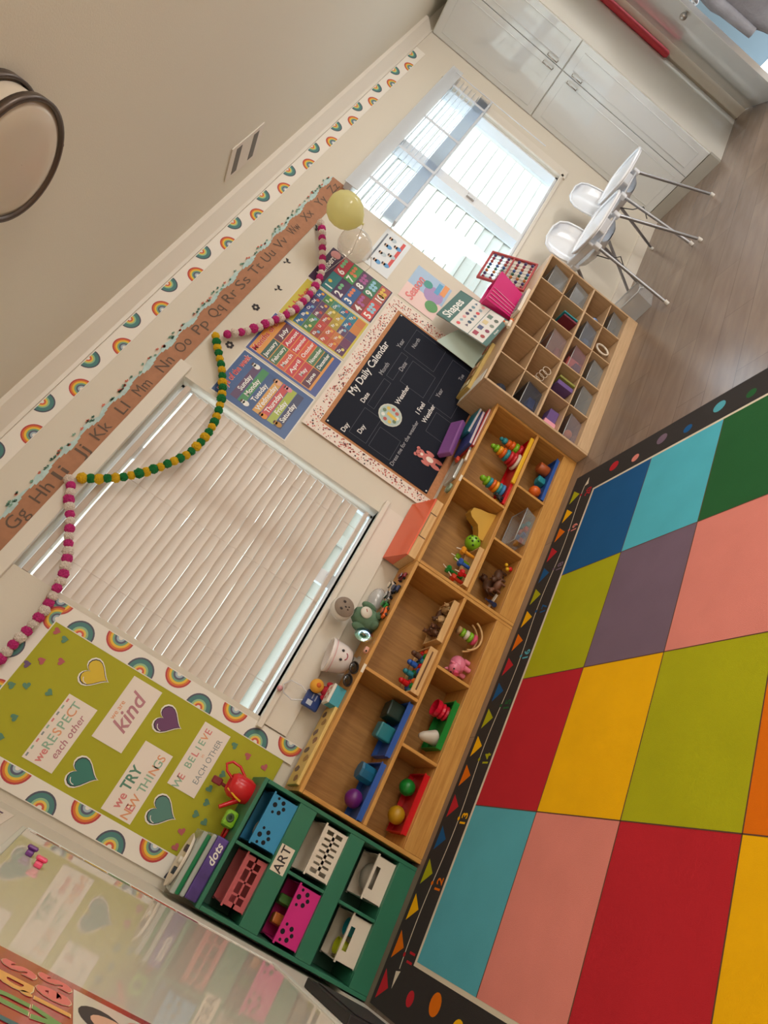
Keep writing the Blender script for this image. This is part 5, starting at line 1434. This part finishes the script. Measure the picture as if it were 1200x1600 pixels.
def shapes_board():
    t = thing('shapes_card', 'Shapes picture card leaning on the cubby shelf beside the calendar', 'card', (3.00, -.235, .8430), tilt=(math.radians(-14), math.radians(9), math.radians(0)))
    w, h = .33, .395
    F = Flat((-w / 2, 0, 0), (1, 0, 0), (0, 0, 1)); F.sheet(0, w, 0, h, .004, mat('card_white', (222, 218, 212), .4))
    DG = mat('card_green', (70, 112, 106), .45)
    F.rect(0, w, h - .105, h, 1, DG); F.rect(0, w, 0, .035, 1, DG); F.rect(0, .006, 0, h, 1, DG); F.rect(w - .006, w, 0, h, 1, DG); F.rect(0, w, .148, .152, 1, DG)
    F.text('Shapes', w * .42, h - .055, .085, 2, WT, bold=.02, width=.21)
    cs = [(216, 84, 90), (150, 176, 190), (230, 160, 160), (84, 74, 100), (70, 90, 110), (110, 140, 150), (90, 110, 140)]
    for i in range(7):
        F.disc(.045 + i * .041, h - .148, .014, 2, col(*cs[i]), [18, 4, 6, 12, 5, 8, 3][i]); F.disc(.07 + i * .038, h - .20, .014, 2, col(*cs[(i + 3) % 7]), [3, 18, 8, 4, 12, 6, 5][i])
    for i in range(4):
        F.rect(.035 + i * .068, .075 + i * .068, .10, .135, 2, col(*[(170, 70, 90), (86, 96, 130), (214, 196, 150), (110, 130, 120)][i])); F.disc(.06 + i * .065, .065, .017, 2, col(*[(170, 70, 70), (140, 60, 90), (130, 140, 130), (100, 110, 100)][i]), 7)
    F.text('shapes', w / 2, .017, .022, 2, WT)
    F.build('card', t)
shapes_board()
t = thing('poster_roll', 'curled pale aqua poster sheet behind the Shapes card', 'paper', (2.80, -.030, .8135))
pts = [(.0 + .30 * i / 14, -.02 - .055 * math.sin(PI * i / 14)) for i in range(15)]
vs = [(x, y, 0) for x, y in pts] + [(x + .0, y, .33 - .16 * (i / 14.0)) for i, (x, y) in enumerate(pts)]
b = MB(); n = len(pts); b.add(vs, [(i, i + 1, n + i + 1, n + i) for i in range(n - 1)], mat('aqua_paper', (198, 222, 216), .4), True)
b.add([(x, y + .0015, z) for x, y, z in vs], [(i, i + 1, n + i + 1, n + i)[::-1] for i in range(n - 1)], mat('aqua_paper', (198, 222, 216), .4), True); b.build('sheet', t)
t = thing('wooden_board', 'olive yellow puzzle board lying on the cubby shelf beside the calendar', 'puzzle', (2.76, -.105, .812), -2)
MB().rbox(-.24, .20, -.075, .075, 0, .026, mat('board_olive', (186, 158, 88), .55, vary=.1, vscale=12), .003).build('board', t)
for i in range(5): MB().rbox(-.20 + i * .085, -.15 + i * .085, -.045, .045, .0265, .032, [col(206, 196, 160), col(160, 120, 84), col(196, 150, 110), col(120, 130, 110), col(186, 120, 96)][i], .003).build('piece', t)
t = thing('paper_sheet', 'white sheet of paper on the near corner of the cubby shelf', 'paper', (2.535, -.18, .8125), 2)
MB().box(-.055, .055, -.14, .14, 0, .002, mat('paper_plain', (232, 230, 224), .6)).build('sheet', t)
t = thing('keypad', 'flat white keypad toy at the front of the cubby shelf', 'keypad', (3.29, -.300, .812), 3)
MB().rbox(-.13, .13, -.045, .045, 0, .022, WHP, .005).build('case', t)
for i in range(7):
    for j in range(2): MB().rbox(-.115 + i * .033, -.092 + i * .033, -.035 + j * .034, -.01 + j * .034, .0225, .027, PL('grey', (150, 150, 150)), .002).build('key', t)
single('glue_stick', MB().cyl((0, 0, .012), (.08, 0, .012), .012, WHP).cyl((.08, 0, .012), (.10, 0, .012), .0125, ORA), 'white glue stick with an orange cap lying on the cubby shelf', 'glue stick', (3.00, -.325, .812), 10)
t = thing('toy_bottle', 'small white toy bottle on the cubby shelf below the Shapes card', 'bottle', (3.07, -.285, .812))
MB().lathe([(.014, 0), (.016, .02), (.012, .035), (.006, .042)], WHP).build('bottle_body', t); MB().lathe([(.007, .0425), (.007, .052)], ORA).build('cap', t)

# ================================================================== high chairs
def high_chair(x, y, rz, label):
    t = thing('high_chair', label, 'high chair', (x, y, 0), rz, group='white plastic high chairs')
    W = mat('shell_white', (236, 240, 246), .22, coat=.3); LG = mat('leg_silver', (150, 150, 154), .3, metal=.7)
    # seat shell swept from the front lip up the rounded back
    prof = [(-.17, .545), (-.10, .525), (0, .515), (.09, .520), (.13, .560), (.155, .64), (.175, .73), (.19, .81), (.198, .86), (.20, .885)]
    wd = [.125, .14, .145, .145, .150, .160, .165, .155, .12, .05]
    vs = []; n = 9
    for (y, z), w in zip(prof, wd):
        for i in range(n):
            s = -1 + 2 * i / (n - 1)
            e = abs(s) ** 3
            vs.append((w * s, y - .05 * e * (1 if z > .56 else .3), z + (.05 * e if z < .60 else 0)))
    b = MB(); k = len(prof)
    q = [(j * n + i, j * n + i + 1, (j + 1) * n + i + 1, (j + 1) * n + i) for j in range(k - 1) for i in range(n - 1)]
    b.add(vs, q, W, True); b.add([(a, c + .006 if d > .56 else c, d - .007) for a, c, d in vs], [f[::-1] for f in q], W, True)
    b.build('seat', t)
    rim = MB()
    L = [vs[j * n] for j in range(k)] + [vs[j * n + n - 1] for j in range(k)][::-1]
    rim.tube(L, .008, W, 8, True); rim.build('seat_rim', t)
    for s in (-1, 1):
        MB().rbox(s * .165 - .012, s * .165 + .012, -.16, .12, .60, .66, W, .01).build('armrest', t)
    # tray
    pts = []
    for i in range(28):
        a = 2 * PI * i / 28; ca, sa = math.cos(a), math.sin(a)
        pts.append((.245 * math.copysign(abs(ca) ** .55, ca), -.165 + .165 * math.copysign(abs(sa) ** .6, sa)))
    tr = MB(); tr.X = T(0, 0, .672); tr.prism(pts, .012, W); tr.X = Matrix.Identity(4)
    tr.tube([(x_, y_, .690) for x_, y_ in pts], .010, W, 8, True); tr.build('tray', t)
    MB().rbox(-.07, .07, -.20, -.10, .60, .671, W, .012).build('crotch_post', t)
    for sx in (-1, 1):
        for sy in (-1, 1):
            x0, y0, x1, y1 = sx * .165, (-.17 if sy < 0 else .10), sx * .318, (-.325 if sy < 0 else .315)
            l = MB().cyl((x0, y0, .60 if sy < 0 else .56), (x1, y1, .014), .0125, LG, .0105, 14).build('leg', t)
            MB().cyl((x1 - .004 * sx, y1, .030), (x1, y1, 0.0), .0145, mat('foot_white', (226, 222, 216), .5), .0145, 12).build('foot_cap', l)
            MB().rbox(x0 - .02, x0 + .02, y0 - .02, y0 + .02, .565, .62, W, .008).build('leg_socket', t)
    bl = MB(); bl.tube([(-.10, -.04, .545), (-.13, -.12, .46), (-.10, -.17, .41), (-.12, -.13, .33)], .004, col(60, 58, 58)); bl.build('strap', t)
    return t
high_chair(4.155, -.415, -13, 'white high chair with silver legs standing just past the cubby shelf')
high_chair(4.80, -.415, -5, 'white high chair with silver legs nearest the glossy cupboard')

# clear plastic tub lying by the end of the cubby shelf
def floor_tub():
    t = thing('clear_storage_bin', 'empty clear plastic bin on the floor at the end of the cubby shelf', 'plastic bin', (4.02, -.32, .002), 12)
    m = see_through('bin_clear', (222, 224, 226), .55, .12, .9)
    b = MB(); w, d, h = .105, .145, .15
    P = lambda s, zz, sc: [(-w * s, -d * s, zz), (w * s, -d * s, zz), (w * s, d * s, zz), (-w * s, d * s, zz)]
    b.add(P(.86, 0, 0) + P(1, h, 0), [(0, 3, 2, 1), (0, 1, 5, 4), (1, 2, 6, 5), (2, 3, 7, 6), (3, 0, 4, 7)], m); b.build('bin_body', t)
    r = MB(); rp = [(-w, -d, h), (-w * .4, -d - .008, h - .004), (-.02, -d - .01, h - .03), (.02, -d - .01, h - .03), (w * .4, -d - .008, h - .004), (w, -d, h), (w, d, h), (-w, d, h)]
    r.tube(rp, .005, see_through('tub_rim', (226, 230, 232), .3, .1, .8), 6, True); r.build('rim', t)
floor_tub()

# ================================================================== left wall: whiteboard
def whiteboard():
    t = thing('whiteboard', 'glossy whiteboard on the near left wall reflecting the lime board', 'whiteboard', (XL, 0, 0))
    m = bpy.data.materials.new('whiteboard_gloss'); m.use_nodes = True
    p = m.node_tree.nodes['Principled BSDF']
    p.inputs['Base Color'].default_value = (lin(206), lin(200), lin(186), 1); p.inputs['Roughness'].default_value = .035; p.inputs['Specular IOR Level'].default_value = .62
    nt = m.node_tree; df = nt.nodes.new('ShaderNodeBsdfDiffuse'); df.inputs['Color'].default_value = (lin(216), lin(208), lin(192), 1)
    mx = nt.nodes.new('ShaderNodeMixShader'); mx.inputs[0].default_value = .24
    nt.links.new(p.outputs[0], mx.inputs[1]); nt.links.new(df.outputs[0], mx.inputs[2]); nt.links.new(mx.outputs[0], nt.nodes['Material Output'].inputs['Surface'])
    MB().box(.002, .033, -3.3, -.905, .645, 1.46, m).build('board_panel', t)
    MB().rbox(.0, .0325, -3.3, -.885, 1.4605, 1.475, mat('frame_pale', (214, 214, 204), .4), .003).build('frame_rail', t)
    MB().rbox(.0, .037, -3.3, -.885, .62, .6445, mat('frame_pale', (214, 214, 204), .4), .003).build('frame_rail', t)
    MB().rbox(.0, .036, -.904, -.885, .6445, 1.46, mat('frame_pale', (214, 214, 204), .4), .003).build('frame_rail', t)
    F = Flat((.0338, 0, 0), (0, 1, 0), (0, 0, 1), .0003); F.sheet(-.945, -.91, .80, 1.45, .0003, PAPER)
    cs = [(150, 100, 80), (190, 160, 120), (206, 176, 70), (96, 140, 84), (206, 110, 60), (196, 70, 60), (150, 60, 90)]
    for i in range(7): F.rect(-.944, -.911, 1.36 - i * .075, 1.43 - i * .075, 1, col(*cs[i]))
    F.build('colour_strip', t)
whiteboard()
def clip(label, y, z, rgb):
    t = thing('magnet_clip', label, 'clip', (XL + .0332, y, z))
    m = PL('clip%d' % rgb[0], rgb)
    MB().rbox(0, .010, -.030, .030, -.008, .008, m, .003).build('clip_bar', t)
    MB().rbox(.0102, .018, -.012, .012, -.012, .012, m, .004).build('clip_lever', t)
clip('purple clip at the top corner of the whiteboard', -1.42, 1.418, (110, 50, 130))
clip('pink clip on the whiteboard below the purple one', -1.52, 1.392, (232, 84, 120))
def red_poster():
    F = Flat((XL + .0347, 0, 0), (0, 1, 0), (0, 0, 1), .0002)
    y1 = -2.235; y0 = -3.25
    F.sheet(y0, y1, .80, 1.45, .0008, mat('poster_red', (176, 34, 48), .22, coat=.4))
    F.rect(y0, y1 - .022, .84, 1.306, 1, mat('poster_white', (226, 220, 206), .25, coat=.4))
    cs = [(222, 120, 110), (226, 170, 90), (120, 160, 90), (70, 110, 110)]
    for s, u, v, c in (('s', -2.285, 1.372, 0), ('d', -2.335, 1.372, 1), ('n', -2.39, 1.372, 2), ('u', -2.45, 1.372, 3), ('s', -2.268, 1.333, 0), ('e', -2.315, 1.333, 0), ('i', -2.35, 1.333, 1), ('v', -2.39, 1.333, 2), ('o', -2.44, 1.333, 2), ('m', -2.50, 1.333, 3)):
        F.text(s, u, v, .075, 2, col(226, 214, 170), bold=.07); F.text(s, u, v, .072, 3, col(*cs[c]), bold=.03)
    F.disc(-2.32, 1.275, .035, 2, col(52, 44, 46), ry=.026); F.disc(-2.325, 1.262, .026, 3, col(214, 168, 140), ry=.026); F.disc(-2.315, 1.225, .05, 3, col(190, 130, 110), ry=.025); F.disc(-2.34, 1.252, .004, 4, col(60, 40, 40)); F.disc(-2.312, 1.252, .004, 4, col(60, 40, 40))
    tag(F.build('learning_poster'), 'red glossy poster with chunky outlined letters and a child photo on the whiteboard', 'poster')
red_poster()
F = Flat((XL + .002, 0, 0), (0, 1, 0), (0, 0, 1)); F.sheet(-1.3, -.30, 1.53, 1.66, .001, PAPER)
for k in range(8): F.rect(-1.25 + k * .11, -1.19 + k * .11, 1.56, 1.61, 1, col(96, 56, 100))
tag(F.build('paper_banner'), 'white paper banner with purple marks on the left wall above the whiteboard', 'banner')

# black box low on the left wall
t = thing('wall_box', 'flat black box low on the left wall under the whiteboard', 'box', (XL, -.86, .30))
MB().rbox(.001, .030, -.20, .20, -.13, .13, col(34, 32, 34), .004).build('box_body', t); MB().rbox(.0305, .034, -.17, .17, -.10, .10, col(44, 42, 46), .002).build('front_plate', t)

# jacket on the open door
def jacket():
    t = thing('hanging_jacket', 'grey jacket hanging over the open white door at the far right', 'jacket', (5.78, -1.60, .68))
    m = mat('cloth_grey', (150, 152, 162), .9, bump=.7, bscale=60, vary=.1, vscale=14)
    b = MB(); n = 24; rows = 12; vs = []
    for j in range(rows):
        z = .62 - j * .085; w = .15 + .07 * math.sin(j * .35)
        for i in range(n):
            a = 2 * PI * i / n
            r = 1 + .12 * math.sin(a * 5 + j * .6)
            vs.append((.07 * r * math.sin(a) + .01 * math.sin(j), w * r * math.cos(a), z + .02 * math.sin(a * 3)))
    fs = [(j * n + i, j * n + (i + 1) % n, (j + 1) * n + (i + 1) % n, (j + 1) * n + i) for j in range(rows - 1) for i in range(n)] + [list(range(n))[::-1], list(range((rows - 1) * n, rows * n))]
    b.add(vs, fs, m, True); b.build('jacket_body', t)
    MB().tube([(-.08, -.12, .5), (-.10, -.13, .2), (-.09, -.12, -.1)], .012, col(90, 92, 100)).build('strap', t)
    MB().tube([(-.05, .12, .55), (-.07, .17, .2), (-.05, .16, -.15)], [.05, .045, .035], m, 12).build('sleeve', t)
jacket()
